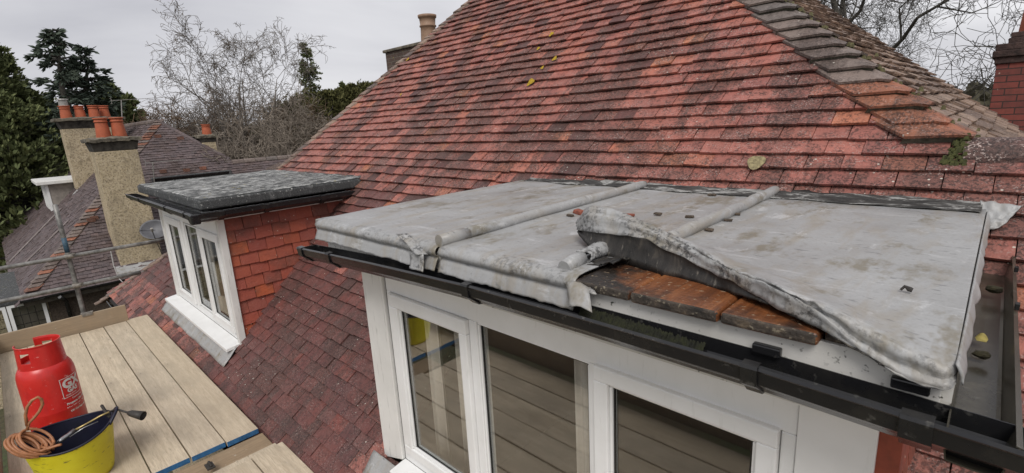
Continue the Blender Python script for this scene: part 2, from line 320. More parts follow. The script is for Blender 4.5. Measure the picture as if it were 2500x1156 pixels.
# ------------------------------------------------------------------ mesh helpers
class MB:
    def __init__(s): s.v = []; s.f = []; s.mi = []
    def add(s, vs, fs, mi=0):
        o = len(s.v); s.v += [tuple(v) for v in vs]; s.f += [tuple(i+o for i in f) for f in fs]; s.mi += [mi]*len(fs); return s
    def hexa(s, p, mi=0):           # p: 4 bottom, 4 top, counter-clockwise from above
        return s.add(p, [(3, 2, 1, 0), (4, 5, 6, 7), (0, 1, 5, 4), (1, 2, 6, 5), (2, 3, 7, 6), (3, 0, 4, 7)], mi)
    def box(s, x0, x1, y0, y1, z0, z1, mi=0):
        return s.hexa([(x0, y0, z0), (x1, y0, z0), (x1, y1, z0), (x0, y1, z0), (x0, y0, z1), (x1, y0, z1), (x1, y1, z1), (x0, y1, z1)], mi)
    def prism(s, poly, ext, mi=0):
        n = len(poly); a = [Vector(p) for p in poly]; b = [p+Vector(ext) for p in a]
        return s.add(a+b, [tuple(range(n-1, -1, -1)), tuple(range(n, 2*n))]+[(i, (i+1) % n, n+(i+1) % n, n+i) for i in range(n)], mi)
    def tube(s, path, r, n=8, cap=True, mi=0):
        P = [Vector(p) for p in path]; rr = r if isinstance(r, (list, tuple)) else [r]*len(P)
        vs = []; fs = []; t0 = None
        for i, p in enumerate(P):
            t = (P[min(i+1, len(P)-1)]-P[max(i-1, 0)])
            t = t.normalized() if t.length > 1e-9 else Vector((0, 0, 1))
            if i == 0:
                a = Vector((0, 0, 1)) if abs(t.z) < .9 else Vector((1, 0, 0)); u = t.cross(a).normalized()
            else:
                u = (u-t*u.dot(t)); u = u.normalized() if u.length > 1e-6 else t.orthogonal().normalized()
            w_ = t.cross(u)
            for k in range(n):
                a = 2*math.pi*k/n; vs.append(p+(u*math.cos(a)+w_*math.sin(a))*rr[i])
        for i in range(len(P)-1):
            for k in range(n): fs.append((i*n+k, i*n+(k+1) % n, (i+1)*n+(k+1) % n, (i+1)*n+k))
        if cap: fs += [tuple(range(n-1, -1, -1)), tuple(range((len(P)-1)*n, len(P)*n))]
        return s.add(vs, fs, mi)
    def lathe(s, prof, c, n=32, mi=0, a0=0, a1=2*math.pi):
        full = abs(a1-a0-2*math.pi) < 1e-6; m = n if full else n+1; vs = []; fs = []
        for r, z in prof:
            for k in range(m):
                a = a0+(a1-a0)*k/n; vs.append((c[0]+r*math.cos(a), c[1]+r*math.sin(a), c[2]+z))
        for i in range(len(prof)-1):
            for k in range(n):
                k2 = (k+1) % m; fs.append((i*m+k, i*m+k2, (i+1)*m+k2, (i+1)*m+k))
        return s.add(vs, fs, mi)
    def grid(s, fn, nu, nv, mi=0):
        vs = [fn(i/nu, j/nv) for j in range(nv+1) for i in range(nu+1)]; m = nu+1
        return s.add(vs, [(j*m+i, j*m+i+1, (j+1)*m+i+1, (j+1)*m+i) for j in range(nv) for i in range(nu)], mi)

def obj(name, mb, mats, parent=None, smooth=False, bevel=0, solid=0, segs=2, flat_uv=None):
    if not isinstance(mats, (list, tuple)): mats = [mats]
    org = Vector((0, 0, 0)); p = parent
    while p is not None: org = org+Vector(p.location); p = p.parent
    me = bpy.data.meshes.new(name); me.from_pydata([tuple(Vector(v)-org) for v in mb.v], [], mb.f)
    for m in mats: me.materials.append(m)
    if len(mats) > 1: me.polygons.foreach_set('material_index', mb.mi)
    if smooth: me.polygons.foreach_set('use_smooth', [len(f) <= 4 for f in mb.f])
    me.update(); o = bpy.data.objects.new(name, me); col.objects.link(o)
    if parent is not None: o.parent = parent
    if solid:
        md = o.modifiers.new('thickness', 'SOLIDIFY'); md.thickness = solid; md.offset = 0
    if bevel:
        md = o.modifiers.new('bevel', 'BEVEL'); md.width = bevel; md.segments = segs; md.limit_method = 'ANGLE'; md.angle_limit = R(40)
    return o
def tag(o, label, cat=None, group=None):
    o['label'] = label
    if cat: o['category'] = cat
    if group: o['group'] = group
    return o
def thing(name, loc, label, cat, group=None):
    o = bpy.data.objects.new(name, None); col.objects.link(o); o.location = loc; o.empty_display_size = .2
    return tag(o, label, cat, group)
def rnd(a, b): return random.uniform(a, b)
def lerp(a, b, t): return a+(b-a)*t
def interp(x, pts):
    if x <= pts[0][0]: return pts[0][1]
    for (a, va), (b, vb) in zip(pts, pts[1:]):
        if x <= b: return lerp(va, vb, (x-a)/(b-a))
    return pts[-1][1]

def clip(poly, a, b, c):            # keep a*u+b*v<=c
    out = []
    for i in range(len(poly)):
        p, q = poly[i], poly[(i+1) % len(poly)]; dp = a*p[0]+b*p[1]-c; dq = a*q[0]+b*q[1]-c
        if dp <= 0: out.append(p)
        if dp*dq < 0: t = dp/(dp-dq); out.append((p[0]+(q[0]-p[0])*t, p[1]+(q[1]-p[1])*t))
    return out
def tile_field(mb, O, U, V, u0, u1, v0, v1, gauge=.105, width=.168, length=.185, clips=None, skip=None, matf=None, lift=.040, th=.016, jit=1.0, seed=1):
    rg = random.Random(seed); O, U, V = Vector(O), Vector(U), Vector(V); N = U.cross(V).normalized()
    nc = int((v1-v0)/gauge)+1
    for c in range(nc):
        vb = v0+c*gauge; off = (width/2 if c % 2 else 0)+rg.uniform(-.012, .012); n = int((u1-u0)/width)+2
        wob = [rg.uniform(-.004, .004)*jit for _ in range(4)]
        for i in range(-1, n):
            a = u0+i*width+off; b = a+width-rg.uniform(.003, .0065); um = (a+b)/2
            vv = vb+math.sin(um*1.3+c)*.004*jit+.010*noise.noise((um*.9, c*.37, seed))*jit+rg.uniform(-.004, .004)*jit
            if rg.random() < .012*jit: vv += rg.uniform(-.018, .010)
            sk = rg.uniform(-.004, .004)*jit
            if skip and skip(um, vb+gauge*.5): continue
            poly = [(a, vv-sk), (b, vv+sk), (b, vv+length), (a, vv+length)]
            if clips:
                for cl in clips(um, vb+gauge*.5): poly = clip(poly, *cl)
                if len(poly) < 3: continue
            dn = rg.uniform(-.003, .006)*jit; tw = rg.uniform(-.004, .004)*jit
            top = []; bot = []
            for (u, v) in poly:
                h = lift*(1-(v-vv)/length)+.002+dn+tw*(u-um)/width*2
                p = O+U*u+V*v; top.append(p+N*h); bot.append(p+N*(h-th))
            k = len(poly); mi = matf(um, vb, rg) if matf else 0
            mb.add(bot+top, [tuple(range(k-1, -1, -1)), tuple(range(k, 2*k))]+[(j, (j+1) % k, k+(j+1) % k, k+j) for j in range(k)], mi)
    return mb
S2 = math.sqrt(.5)
C0 = 3.39                          # main roof plane: z = y - C0
def rp(x, z, n=0): return Vector((x, z+C0-n*S2, z+n*S2))

# ------------------------------------------------------------------ the ground
g = MB(); g.grid(lambda a, b: ((a-.5)*900-60, (b-.5)*900, -6.2), 8, 8)
go = obj('ground', g, m_ground); go['kind'] = 'structure'; tag(go, 'winter grass and soil of the gardens below the roofs', 'ground')

# ------------------------------------------------------------------ the house
house = thing('house', (-4, 4, -6.2), 'red tiled house with two flat roofed dormers, one with its lead roof peeled open', 'house')
wb = MB(); wb.box(-10.1, 3.4, 1.18, 9.6, -6.2, -2.62); obj('wall', wb, m_peb, house)
LEFT = [(-2.62, -10.40), (-2.41, -10.22), (-1.80, -9.10), (-.46, -7.29), (1.55, -5.40), (2.95, -4.10)]
RIGHT = [(-.215, -.184), (.647, -1.247), (2.95, -4.09)]
def vz(v): return -2.45+v*S2        # roof coordinate v -> z
def main_clips(u, v):
    z = vz(v); cl = []
    for (z0, x0), (z1, x1) in zip(LEFT, LEFT[1:]):
        if z0 <= z <= z1 or (z < LEFT[0][0] and z0 == LEFT[0][0]):
            k = (x1-x0)/(z1-z0); cl.append((-1, k*S2, -(x0+k*(-2.45-z0))))
    if z > -.215:
        for (z0, x0), (z1, x1) in zip(RIGHT, RIGHT[1:]):
            if z0 <= z <= z1: k = (x1-x0)/(z1-z0); cl.append((1, -k*S2, x0+k*(-2.45-z0)))
        if z > 2.95: cl.append((0, 1, -9))
        if z < -.13 and u > -.2: cl.append((0, 1, -9))
    elif u > -.2: cl.append((0, 1, (-.215+2.45)/S2))
    return cl
def main_skip(u, v):
    y = vz(v)+C0
    return (-7.38 < u < -5.19 and 1.345 < y < 2.78) or (-2.50 < u < -.17 and 1.345 < y < 2.82)
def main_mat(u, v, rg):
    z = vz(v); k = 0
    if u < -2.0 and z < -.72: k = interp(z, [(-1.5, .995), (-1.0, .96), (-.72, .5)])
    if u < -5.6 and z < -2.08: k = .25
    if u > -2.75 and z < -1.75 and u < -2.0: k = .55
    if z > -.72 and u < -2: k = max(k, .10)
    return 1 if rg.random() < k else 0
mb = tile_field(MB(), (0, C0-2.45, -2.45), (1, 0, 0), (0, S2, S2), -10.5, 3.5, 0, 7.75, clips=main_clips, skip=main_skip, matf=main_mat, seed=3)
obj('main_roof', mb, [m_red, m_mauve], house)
ub = MB()
def up_(x, z): return tuple(rp(x, z, -.016))
lz = [(z, x) for z, x in LEFT]
# underlay, split round the two dormers
def strip(zs, xl, xr):
    for z0, z1 in zip(zs, zs[1:]): ub.add([up_(xl(z0), z0), up_(xr(z0), z0), up_(xr(z1), z1), up_(xl(z1), z1)], [(0, 1, 2, 3)])
fl = lambda z: interp(z, LEFT)
fr = lambda z: 3.5 if z <= -.215 else interp(z, RIGHT)
strip([-2.5, -2.41, -2.05], fl, fr)
zz = [-2.05, -1.8, -1.2, -.55]
strip(zz, fl, lambda z: -7.40); strip(zz, lambda z: -5.17, lambda z: -2.52); strip(zz, lambda z: -.15, fr)
strip([-.55, -.46, -.2151], fl, fr); strip([-.2149, .647, 1.55, 2.95], fl, fr)
obj('roof_felt', ub, m_under, house)
# eaves gutter of the main roof
def gutter_run(path, depth, out, mi=0, prof=None, th=.003, mats=None, name='gutter', parent=None, floor=False):
    """path: list of points of the outer lip; out: horizontal unit vector pointing outwards"""
    prof = prof or [(-.112, -.006), (-.112, -.045), (-.098, -.068), (-.070, -.077), (-.048, -.073), (-.030, -.055), (-.012, -.043), (-.004, -.036), (0, -.004), (.004, 0), (-.005, .003)]
    m = MB(); P = [Vector(p) for p in path]; o = Vector(out)
    m.grid(lambda a, b: tuple(P[round(a*(len(P)-1))]+o*prof[round(b*(len(prof)-1))][0]+Vector((0, 0, prof[round(b*(len(prof)-1))][1]))), len(P)-1, len(prof)-1)
    e = len(prof)
    return obj(name, m, mats or m_gut, parent, smooth=False, solid=th)
gutter_run([(-10.0+i*.5, .86, -2.50) for i in range(28)], .1, (0, -1, 0), parent=house, name='eaves_gutter')

# hip plane on the right, facing +x
hn = Vector((.63, 0, .777)); hA = Vector((-.181, 3.173, -.217)); hc = hn.dot(hA)
HV = Vector((-.777, 0, .63)); HU = Vector((0, 1, 0)); HO = hA
# hip line in (u,v): climbs towards -x ; far side silhouette
hB = Vector((-1.247, 4.037, .647)); kh = (hB-hA).dot(HU)/((hB-hA).dot(HV))
def hip_clips(u, v): return [(-1, kh, -0.0), (1, (7.9-3.17-.2)/9.0*-0+.12, 4.75)]
mb = tile_field(MB(), HO, HU, HV, -.6, 5.2, -2.2, 4.6, clips=hip_clips, seed=9, jit=1.4)
obj('side_roof', mb, m_brown, house)
sb = MB(); sb.add([tuple(HO+HU*(kh*v)+HV*v-hn*.016) for v in (-2.2, 4.55)]+[tuple(HO+HU*u+HV*v-hn*.016) for u, v in ((4.2, 4.3), (4.45, -2.2))], [(0, 1, 2, 3)])
obj('side_roof_felt', sb, m_under, house)
# left hip slope and back, unseen but solid
bb = MB()
L0, L1, L2_ = rp(-10.40, -2.62), rp(-7.29, -.46), rp(-4.10, 2.95)
bb.add([tuple(L0), tuple(L1), tuple(L2_), (-4.1, 7.2, 2.95), (-10.4, 9.6, -2.6)], [(4, 3, 2, 1, 0)])
bb.add([(-4.1, 7.2, 2.7), (-4.1, 6.5, 2.7), (.4, 8.0, -1.3), (.4, 9.6, -2.9), (-10.4, 9.6, -2.6)], [(0, 1, 2, 3, 4)])
obj('rear_roof', bb, m_mauve, house)

# bonnet hip tiles, one mesh per hip, with their mortar beds
def bonnets(A, B, n1, n2, e1, e2, n, name, mats, matf, wid=.20, seed=2, lift=.05, mort=True, parent=None):
    rg = random.Random(seed); A, B = Vector(A), Vector(B); d = (B-A).normalized(); L = (B-A).length; st = L/n
    mb = MB(); mo = MB(); nb = (Vector(n1)+Vector(n2)).normalized()
    for i in range(n):
        s0 = i*st-.02; w1 = wid*rg.uniform(.92, 1.08); lf = lift*rg.uniform(.85, 1.2); ln = st*1.7; mi = matf(i)
        rows = []
        for t, l in ((0, lf), (.5, lf*.55), (1, .012)):
            c = A+d*(s0+ln*t); row = []
            for q in (-1, -.72, -.42, -.16, 0, .16, .42, .72, 1):
                e, nn = (e1, n1) if q < 0 else (e2, n2); e = Vector(e); nn = Vector(nn)
                rise = nb*(.012*(1-min(1, abs(q)/.2)**2)) if abs(q) < .2 else Vector((0, 0, 0))
                p = c+e*(abs(q)*w1)+nn*(.026)+nb*(l*(1-.12*abs(q)))-nb*(.014 if abs(q) < .05 else 0)
                # courses run level, so the lower edge follows the course on both slopes
                row.append(p-d*(abs(q)*w1*.0))
            rows.append(row)
        m = 9; vs = [p for r_ in rows for p in r_]; fs = [(j*m+k, j*m+k+1, (j+1)*m+k+1, (j+1)*m+k) for j in range(2) for k in range(m-1)]
        th = .015; vs2 = [p-nb*th for p in vs]; nv = len(vs)
        f2 = [tuple(x+nv for x in reversed(f)) for f in fs]
        rim = [(k, nv+k, nv+k+1, k+1) for k in range(m-1)]+[(2*m+k+1, nv+2*m+k+1, nv+2*m+k, 2*m+k) for k in range(m-1)]
        rim += [(m*(j+1), nv+m*(j+1), nv+m*j, m*j) for j in range(2)]+[(m*j+m-1, nv+m*j+m-1, nv+m*(j+1)+m-1, m*(j+1)+m-1) for j in range(2)]
        mb.add(vs+vs2, fs+f2+rim, mi)
        if mort:
            r0 = rows[0]; k = len(r0)
            a = [p-nb*th*.9+d*.012*rg.uniform(.4, 1.6) for p in r0]; b = [A+d*(s0+.012)+(Vector(e1) if q < 0 else Vector(e2))*(abs(q)*w1*1.03)+(Vector(n1) if q < 0 else Vector(n2))*.004+d*rg.uniform(0, .012) for q in (-1, -.72, -.42, -.16, 0, .16, .42, .72, 1)]
            mo.add(a+b, [(j, k+j, k+j+1, j+1) for j in range(k-1)])
    o = obj(name, mb, mats, parent or house)
    if mort: obj('mortar', mo, m_mortar, o)
    return o
nF = Vector((0, -S2, S2)); dh = (hB-hA).normalized()
hA2 = Vector((-.145, 3.145, -.245)); hT = Vector((-4.09, 6.34, 2.95))
eF = (Vector((-1, 0, 0))); eS = Vector((0, 1, 0))
hb = bonnets(hA2, hT, nF, hn, eF, eS, 43, 'hip_tiles', [m_bonnetgrey, m_orange, m_brown], lambda i: 1 if i < 4 else (0 if i < 13 else 2), wid=.215, lift=.056)
tm = MB(); rg = random.Random(8); dstep = (hT-hA2).length/43
for i in range(26):
    c = hA2+dh*(dstep*i)+Vector((.02, .10, .03))
    for k in range(16): q = c+Vector((rg.gauss(0, .03), rg.gauss(0, .04), rg.gauss(0, .012))); z_ = rg.uniform(.006, .014); tm.hexa([q+Vector(v)*z_ for v in ((-1, -1, -1), (1, -1, -1), (1, 1, -1), (-1, 1, -1), (-.5, -.5, 1), (.6, -.5, 1), (.5, .6, 1), (-.5, .5, 1))])
o = obj('moss', tm, simple('dry moss', (.20, .18, .085), .95, .5, 60, .006), hb); o['kind'] = 'stuff'
nL = Vector((-S2, 0, S2))
for a, b, n in ((L0, rp(-9.10, -1.80), 11), (rp(-9.10, -1.80), L1, 16), (L1, rp(-5.40, 1.55), 26), (rp(-5.4, 1.55), L2_, 18)):
    bonnets(a, b, nF, nL, Vector((1, 0, 0)), Vector((0, 1, 0)), n, 'hip_tiles', [m_brown, m_bonnetgrey], lambda i: 0 if (i*7) % 5 < 4 else 1, wid=.13, lift=.03, seed=n, mort=False)
# ridge of the lower wing on the right
rb = MB()
def ridge_seg(x0, x1, yy, zc, r, mb, a0=-25, a1=205, n=14, th=.018, sag=0):
    for rr, flip in ((r, 0), (r-th, 1)):
        vs = []; fs = []
        for x in (x0, x1):
            for k in range(n+1):
                a = R(lerp(a0, a1, k/n)); vs.append((x, yy-math.cos(a)*rr, zc+math.sin(a)*rr*.82))
        fs = [(k, k+1, n+2+k, n+1+k) for k in range(n)]
        if flip: fs = [tuple(reversed(f)) for f in fs]
        o = len(mb.v); mb.add(vs, fs)
    o = len(mb.v)-4*(n+1); m = n+1
    mb.f += [(o+k, o+2*m+k, o+2*m+k+1, o+k+1) for k in range(n)]; mb.mi += [0]*n
    mb.f += [(o+m+k+1, o+3*m+k+1, o+3*m+k, o+m+k) for k in range(n)]; mb.mi += [0]*n
    for k in (0, n): mb.f += [(o+k, o+m+k, o+3*m+k, o+2*m+k)]; mb.mi += [0]
for i in range(8): ridge_seg(-.125+i*.455, -.125+i*.455+.45, 3.165, -.295+.004*(i % 2), .115, rb)
ro = obj('ridge_tiles', rb, tile_mat('lichened ridge tile', [(0, (.13, .066, .058)), (1, (.155, .078, .066))], .7, .9, (.075, .045, .04)), house)
mo = MB(); mo.grid(lambda a, b: (-.13+a*3.6, 3.165+(-.125+.02*noise.noise((a*90, b*3, 0)))-.012*b, -.335-.05*b+.008*noise.noise((a*120, 3, b))), 160, 2); obj('mortar', mo, simple('mossy ridge mortar', (.06, .05, .03), .95, .5, 30, .008, c2=(.015, .014, .01)), ro, solid=.02)
mo = MB()
for k in range(230):
    p = Vector((rnd(-.19, -.125), 3.09, 0)); t = rnd(0, 1); q = rp(rnd(-.20+.05*t, -.112), lerp(-.345, -.225, t), rnd(.03, .062)-.02*(1-t)); z_ = rnd(.004, .011); mo.hexa([q+Vector(v)*z_ for v in ((-1, -1, -1), (1, -.6, -1), (1, 1, -1), (-1, 1, -.8), (-.5, -.5, 1), (.6, -.5, 1), (.5, .6, 1), (-.5, .5, 1))])
o = obj('moss', mo, simple('bright moss', (.095, .10, .028), .95, .6, 60, .006, c2=(.03, .033, .012)), ro); o['kind'] = 'stuff'
wb2 = MB(); wb2.add([(-1.2, 3.19, -.215), (3.5, 3.19, -.215), (3.5, 6.5, -3.4), (-1.2, 6.5, -3.4)], [(0, 1, 2, 3)]); obj('wing_roof', wb2, m_brown, house)
# lichen discs and a pale patch on the slope
lm = MB()
for px, py, r_ in ((1850, 410, .05), ):
    c = onpl(px, py, (0, -1, 1), -C0)
    lm.add([tuple(c+nF*.050+Vector((math.cos(a)*r_*.95, math.sin(a)*r_*S2, math.sin(a)*r_*S2))*(1+.1*math.sin(3*a))) for a in [2*math.pi*k/20 for k in range(20)]], [tuple(range(20))])
obj('lichen', lm, simple('buff lichen', (.36, .30, .16), .95, .4, 60, .004), house)
ylm = simple('yellow lichen', (.55, .36, .02), .95, .4, 60, .004)
for px, py, r_ in ((1302, 210, .045), (1352, 93, .03), (1360, 153, .03), (1330, 175, .022), (1320, 128, .022), (1001, 152, .03), (985, 238, .02)):
    c = onpl(px, py, (0, -1, 1), -C0); ym = MB()
    ym.add([tuple(c+nF*.049+Vector((math.cos(a)*r_*.8, math.sin(a)*r_*S2, math.sin(a)*r_*S2))*(1+.25*math.sin(3*a+px))) for a in [2*math.pi*k/14 for k in range(14)]], [tuple(range(14))]); obj('lichen', ym, ylm, house)


# chimney stacks of the house
def pot(mb, c, r, h, mi=0):
    mb.lathe([(r*.98, 0), (r*1.0, h*.05), (r*.88, h*.5), (r*.80, h*.74), (r*.80, h*.78), (r*.92, h*.79), (r*.92, h*.83), (r*.82, h*.84), (r*.84, h*.93), (r*.98, h*.945), (r*.98, h), (r*.72, h), (r*.70, h*.3)], c, 24, mi)
ck = MB(); ck.box(-9.83, -7.9, 6.4, 7.2, -1.5, 1.50); cs = obj('chimney_stack', ck, m_brickL, house, bevel=.008)
ct = MB(); ct.box(-9.88, -7.85, 6.36, 7.24, 1.50, 1.56); obj('coping', ct, m_cement, cs, bevel=.015)
pb = MB(); c = ony(1047, 92, 6.75)
pb.lathe([(.165, -.2), (.165, .02), (.155, .2), (.15, .30), (.17, .31), (.17, .335), (.152, .345), (.165, .47), (.185, .48), (.19, .53), (.17, .535), (.14, .53), (.13, .1)], (c.x, 6.75, 1.58), 28)
po = obj('chimney_pot', pb, m_potbuff, cs, smooth=True); tag(po, 'buff clay chimney pot with banded rim')
YR = 8.5; c1 = ony(2430, 175, YR); c2 = ony(2416, 112, YR)
ck = MB(); ck.box(c1.x, c1.x+1.0, YR, YR+.9, -3, .31); cs = obj('chimney_stack', ck, m_brickR, house, bevel=.006); tag(cs, 'dark red brick stack with corbelled courses')
ck = MB()
for k, (z0, z1, o_) in enumerate(((.312, .385, .022), (.387, .46, .048), (.462, .535, .03), (.537, .60, -.07), (.602, .66, -.085))): ck.box(c1.x-o_, c1.x+1.0+o_, YR-o_, YR+.9+o_, z0, z1)
obj('corbel', ck, m_brickdark, cs, bevel=.008)
pb = MB(); pot(pb, (c1.x+.33, YR+.40, .66), .19, .75); obj('chimney_pot', pb, m_pot, cs, smooth=True)

# ------------------------------------------------------------------ dormers
def rect_frame(mb, x0, x1, z0, z1, gx0, gx1, gz0, gz1, y0, y1, mi=0):
    mb.box(x0, x1, y0, y1, gz1, z1, mi); mb.box(x0, x1, y0, y1, z0, gz0, mi)
    mb.box(x0, gx0, y0, y1, gz0+.0005, gz1-.0005, mi); mb.box(gx1, x1, y0, y1, gz0+.0005, gz1-.0005, mi)
def cheek(parent, x, face, y0, zt, seed, yfront=1.40):
    U = Vector((0, 1, 0)) if face > 0 else Vector((0, -1, 0)); V = Vector((0, 0, 1))
    if face > 0:
        mb = tile_field(MB(), (x, 0, -2.06), U, V, yfront, 2.9, 0, zt+2.06-.01, gauge=.117, width=.17, length=.2, lift=.03, clips=lambda u, v: [(1, -1, C0-2.06+.03), (-1, 0, -yfront), (0, 1, zt+2.06)], seed=seed, jit=1.2)
    else:
        mb = tile_field(MB(), (x, 0, -2.06), U, V, -2.9, -yfront, 0, zt+2.06-.01, gauge=.117, width=.17, length=.2, lift=.03, clips=lambda u, v: [(-1, -1, C0-2.06+.03), (1, 0, -yfront), (0, 1, zt+2.06)], seed=seed)
    return obj('cheek_tiles', mb, m_hung, parent)
def dormer_body(name, x0, x1, yf, zt, label):
    mb = MB()
    for a, b in ((x0, x0+.05), (x1-.05, x1)):
        mb.prism([(a, yf+.03, -2.03), (a, yf+.03, zt), (a, 2.88, zt), (a, 2.88, -.55)], (b-a, 0, 0))
    mb.box(x0+.051, x1-.051, yf+.08, 2.84, zt+.002, zt+.03)
    o = obj(name, mb, m_under, house); tag(o, label)
    rm = MB(); t = .003
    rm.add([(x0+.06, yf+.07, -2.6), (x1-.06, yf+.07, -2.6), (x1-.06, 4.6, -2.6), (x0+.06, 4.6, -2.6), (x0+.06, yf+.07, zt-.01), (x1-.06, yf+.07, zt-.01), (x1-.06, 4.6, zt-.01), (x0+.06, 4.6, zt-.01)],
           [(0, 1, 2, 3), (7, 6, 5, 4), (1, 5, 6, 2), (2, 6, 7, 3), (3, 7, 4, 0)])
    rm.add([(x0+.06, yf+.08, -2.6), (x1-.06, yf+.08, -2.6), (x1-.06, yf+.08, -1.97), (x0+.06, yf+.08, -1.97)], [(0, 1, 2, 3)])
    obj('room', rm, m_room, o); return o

# --- near dormer with the lead roof
D2 = dormer_body('dormer', -2.56, -.129, 1.367, -.72, 'near dormer with a sheet lead roof torn open')
cheek(D2, -.129, 1, 0, -.70, 21); cheek(D2, -2.56, -1, 0, -.70, 22)
cb = MB(); cb.box(-.150, -.085, 1.372, 1.395, -2.0, -.70); obj('corner_batten', cb, simple('red painted batten', (.34, .075, .04), .7, .25, 20), D2)
fb = MB()
fb.box(-2.335, -.306, 1.367, 1.435, -.88, -.70); fb.box(-2.335, -.306, 1.367, 1.435, -1.94, -1.872)
for a, b in ((-2.335, -2.30), (-1.655, -1.603), (-.990, -.961), (-.344, -.306)): fb.box(a, b, 1.367, 1.435, -1.8715, -.8805)
wf = obj('window_frame', fb, m_white, D2, bevel=.004)
gr = MB(); gr.box(-2.345, -2.336, 1.372, 1.40, -1.95, -.74); obj('frame_gap', gr, m_under, D2)
pm = MB()
for (a, b, z0, z1) in ((-2.205, -1.722, -1.81, -.968), (-1.59, -1.0, -1.86, -.893), (-.886, -.414, -1.81, -.943)): pass
def sash(x0, x1, z0, z1, gx0, gx1, gz0, gz1, yf, parent, frame=True):
    m = MB()
    if frame:
        rect_frame(m, x0, x1, z0, z1, gx0-.012, gx1+.012, gz0-.012, gz1+.012, yf, yf+.055)
    rect_frame(m, gx0-.0122, gx1+.0122, gz0-.0122, gz1+.0122, gx0, gx1, gz0, gz1, yf+.012, yf+.05)
    o = obj('sash', m, m_white, parent, bevel=.005)
    for dy in (.030, ):
        p = MB(); p.box(gx0-.004, gx1+.004, yf+dy, yf+dy+.004, gz0-.004, gz1+.004); obj('pane', p, m_glass, parent)
    q = MB()
    rect_frame(q, gx0-.0005, gx1+.0005, gz0-.0005, gz1+.0005, gx0+.007, gx1-.007, gz0+.007, gz1-.007, yf+.023, yf+.0295)
    obj('gasket', q, m_gut, parent)
sash(-2.298, -1.657, -1.868, -.884, -2.204, -1.722, -1.800, -.966, 1.345, D2)
sash(-1.60, -.993, -1.869, -.883, -1.590, -1.000, -1.845, -.893, 1.360, D2, False)
sash(-.959, -.346, -1.868, -.872, -.886, -.414, -1.800, -.941, 1.345, D2)
pb = MB(); pb.prism([(-2.555, 1.350, -.69), (-2.346, 1.350, -.69), (-2.346, 1.350, -1.945), (-2.555, 1.350, -2.02)], (0, .04, 0)); obj('corner_board', pb, m_bwhite, D2, bevel=.004)
pb = MB(); pb.box(-.304, -.131, 1.358, 1.40, -2.0, -.69); obj('side_panel', pb, m_white, D2, bevel=.003)
sb = MB(); sb.hexa([(-2.345, 1.255, -1.985), (-.25, 1.255, -1.985), (-.25, 1.37, -1.962), (-2.345, 1.37, -1.962), (-2.345, 1.255, -1.962), (-.25, 1.255, -1.962), (-.25, 1.37, -1.942), (-2.345, 1.37, -1.942)]); obj('sill', sb, m_white, D2, bevel=.004)
def apron(name, xa, xb, yt, zt, ln, parent, seed):
    m = MB()
    m.grid(lambda a, b: tuple(Vector((lerp(xa, xb, a)+.012*b*math.sin(a*9+seed), yt-S2*ln*b*(1+.04*noise.noise((a*9, seed, 0))), zt-S2*ln*b*(1+.04*noise.noise((a*9, seed, 0)))))+nF*(.045+.010*noise.noise((a*14, b*3, seed))-.012*b+.014)), 60, 8)
    return obj(name, m, m_lead, parent, smooth=True, solid=.004)
apron('lead_apron', -2.62, -.15, 1.36, -2.03, .17, D2, 3)
# curtains, glass jar on the inner sill
def curtain(parent, x0, x1, y, z0, z1):
    m = MB(); m.grid(lambda a, b: (lerp(x0, x1, a), y+.022*math.sin(a*(x1-x0)*75), lerp(z0, z1, b)), 40, 2); return obj('curtain', m, m_curt, parent, smooth=True, solid=.002)
curtain(D2, -2.20, -2.05, 1.50, -1.95, -.76); curtain(D2, -1.98, -1.87, 1.53, -1.95, -.76); curtain(D2, -1.16, -.98, 1.50, -1.95, -.76); curtain(D2, -.45, -.3, 1.5, -1.95, -.76)
# fascia, soffit, decking
pb = MB(); pb.box(-2.64, -.028, 1.218, 1.236, -.70, -.527); obj('fascia', pb, m_dwhite, D2, bevel=.002)
pb = MB(); pb.box(-2.64, -.028, 1.2365, 1.366, -.712, -.700); obj('soffit', pb, m_white, D2)
pb = MB(); pb.box(-.046, -.011, 1.2365, 2.78, -.6995, -.535); obj('fascia', pb, m_dwhite, D2)
pb = MB(); pb.box(-.128, -.0285, 1.3665, 2.62, -.712, -.700); obj('soffit', pb, m_white, D2)
joints = [-2.64, -2.2, -1.85, -1.5, -1.15, -.915, onz(1538, 712, -.5).x, onz(1738, 775, -.5).x, onz(1990, 830, -.5).x, -.03]
joints = sorted(joints)
for a, b in zip(joints, joints[1:]):
    yf_ = 1.190 if -.92 < (a+b)/2 < -.22 else 1.228
    m = MB(); m.box(a+.002, b-.002, yf_+rnd(-.003, .003), 2.86, -.532, (-.500 if yf_ < 1.2 else -.506)+rnd(-.003, .001), 0)
    for k, f in enumerate(m.f):
        if f == (0, 1, 5, 4): m.mi[k] = 1
    obj('deck_board', m, [m_deck, m_deckend], D2, bevel=.009, segs=3)
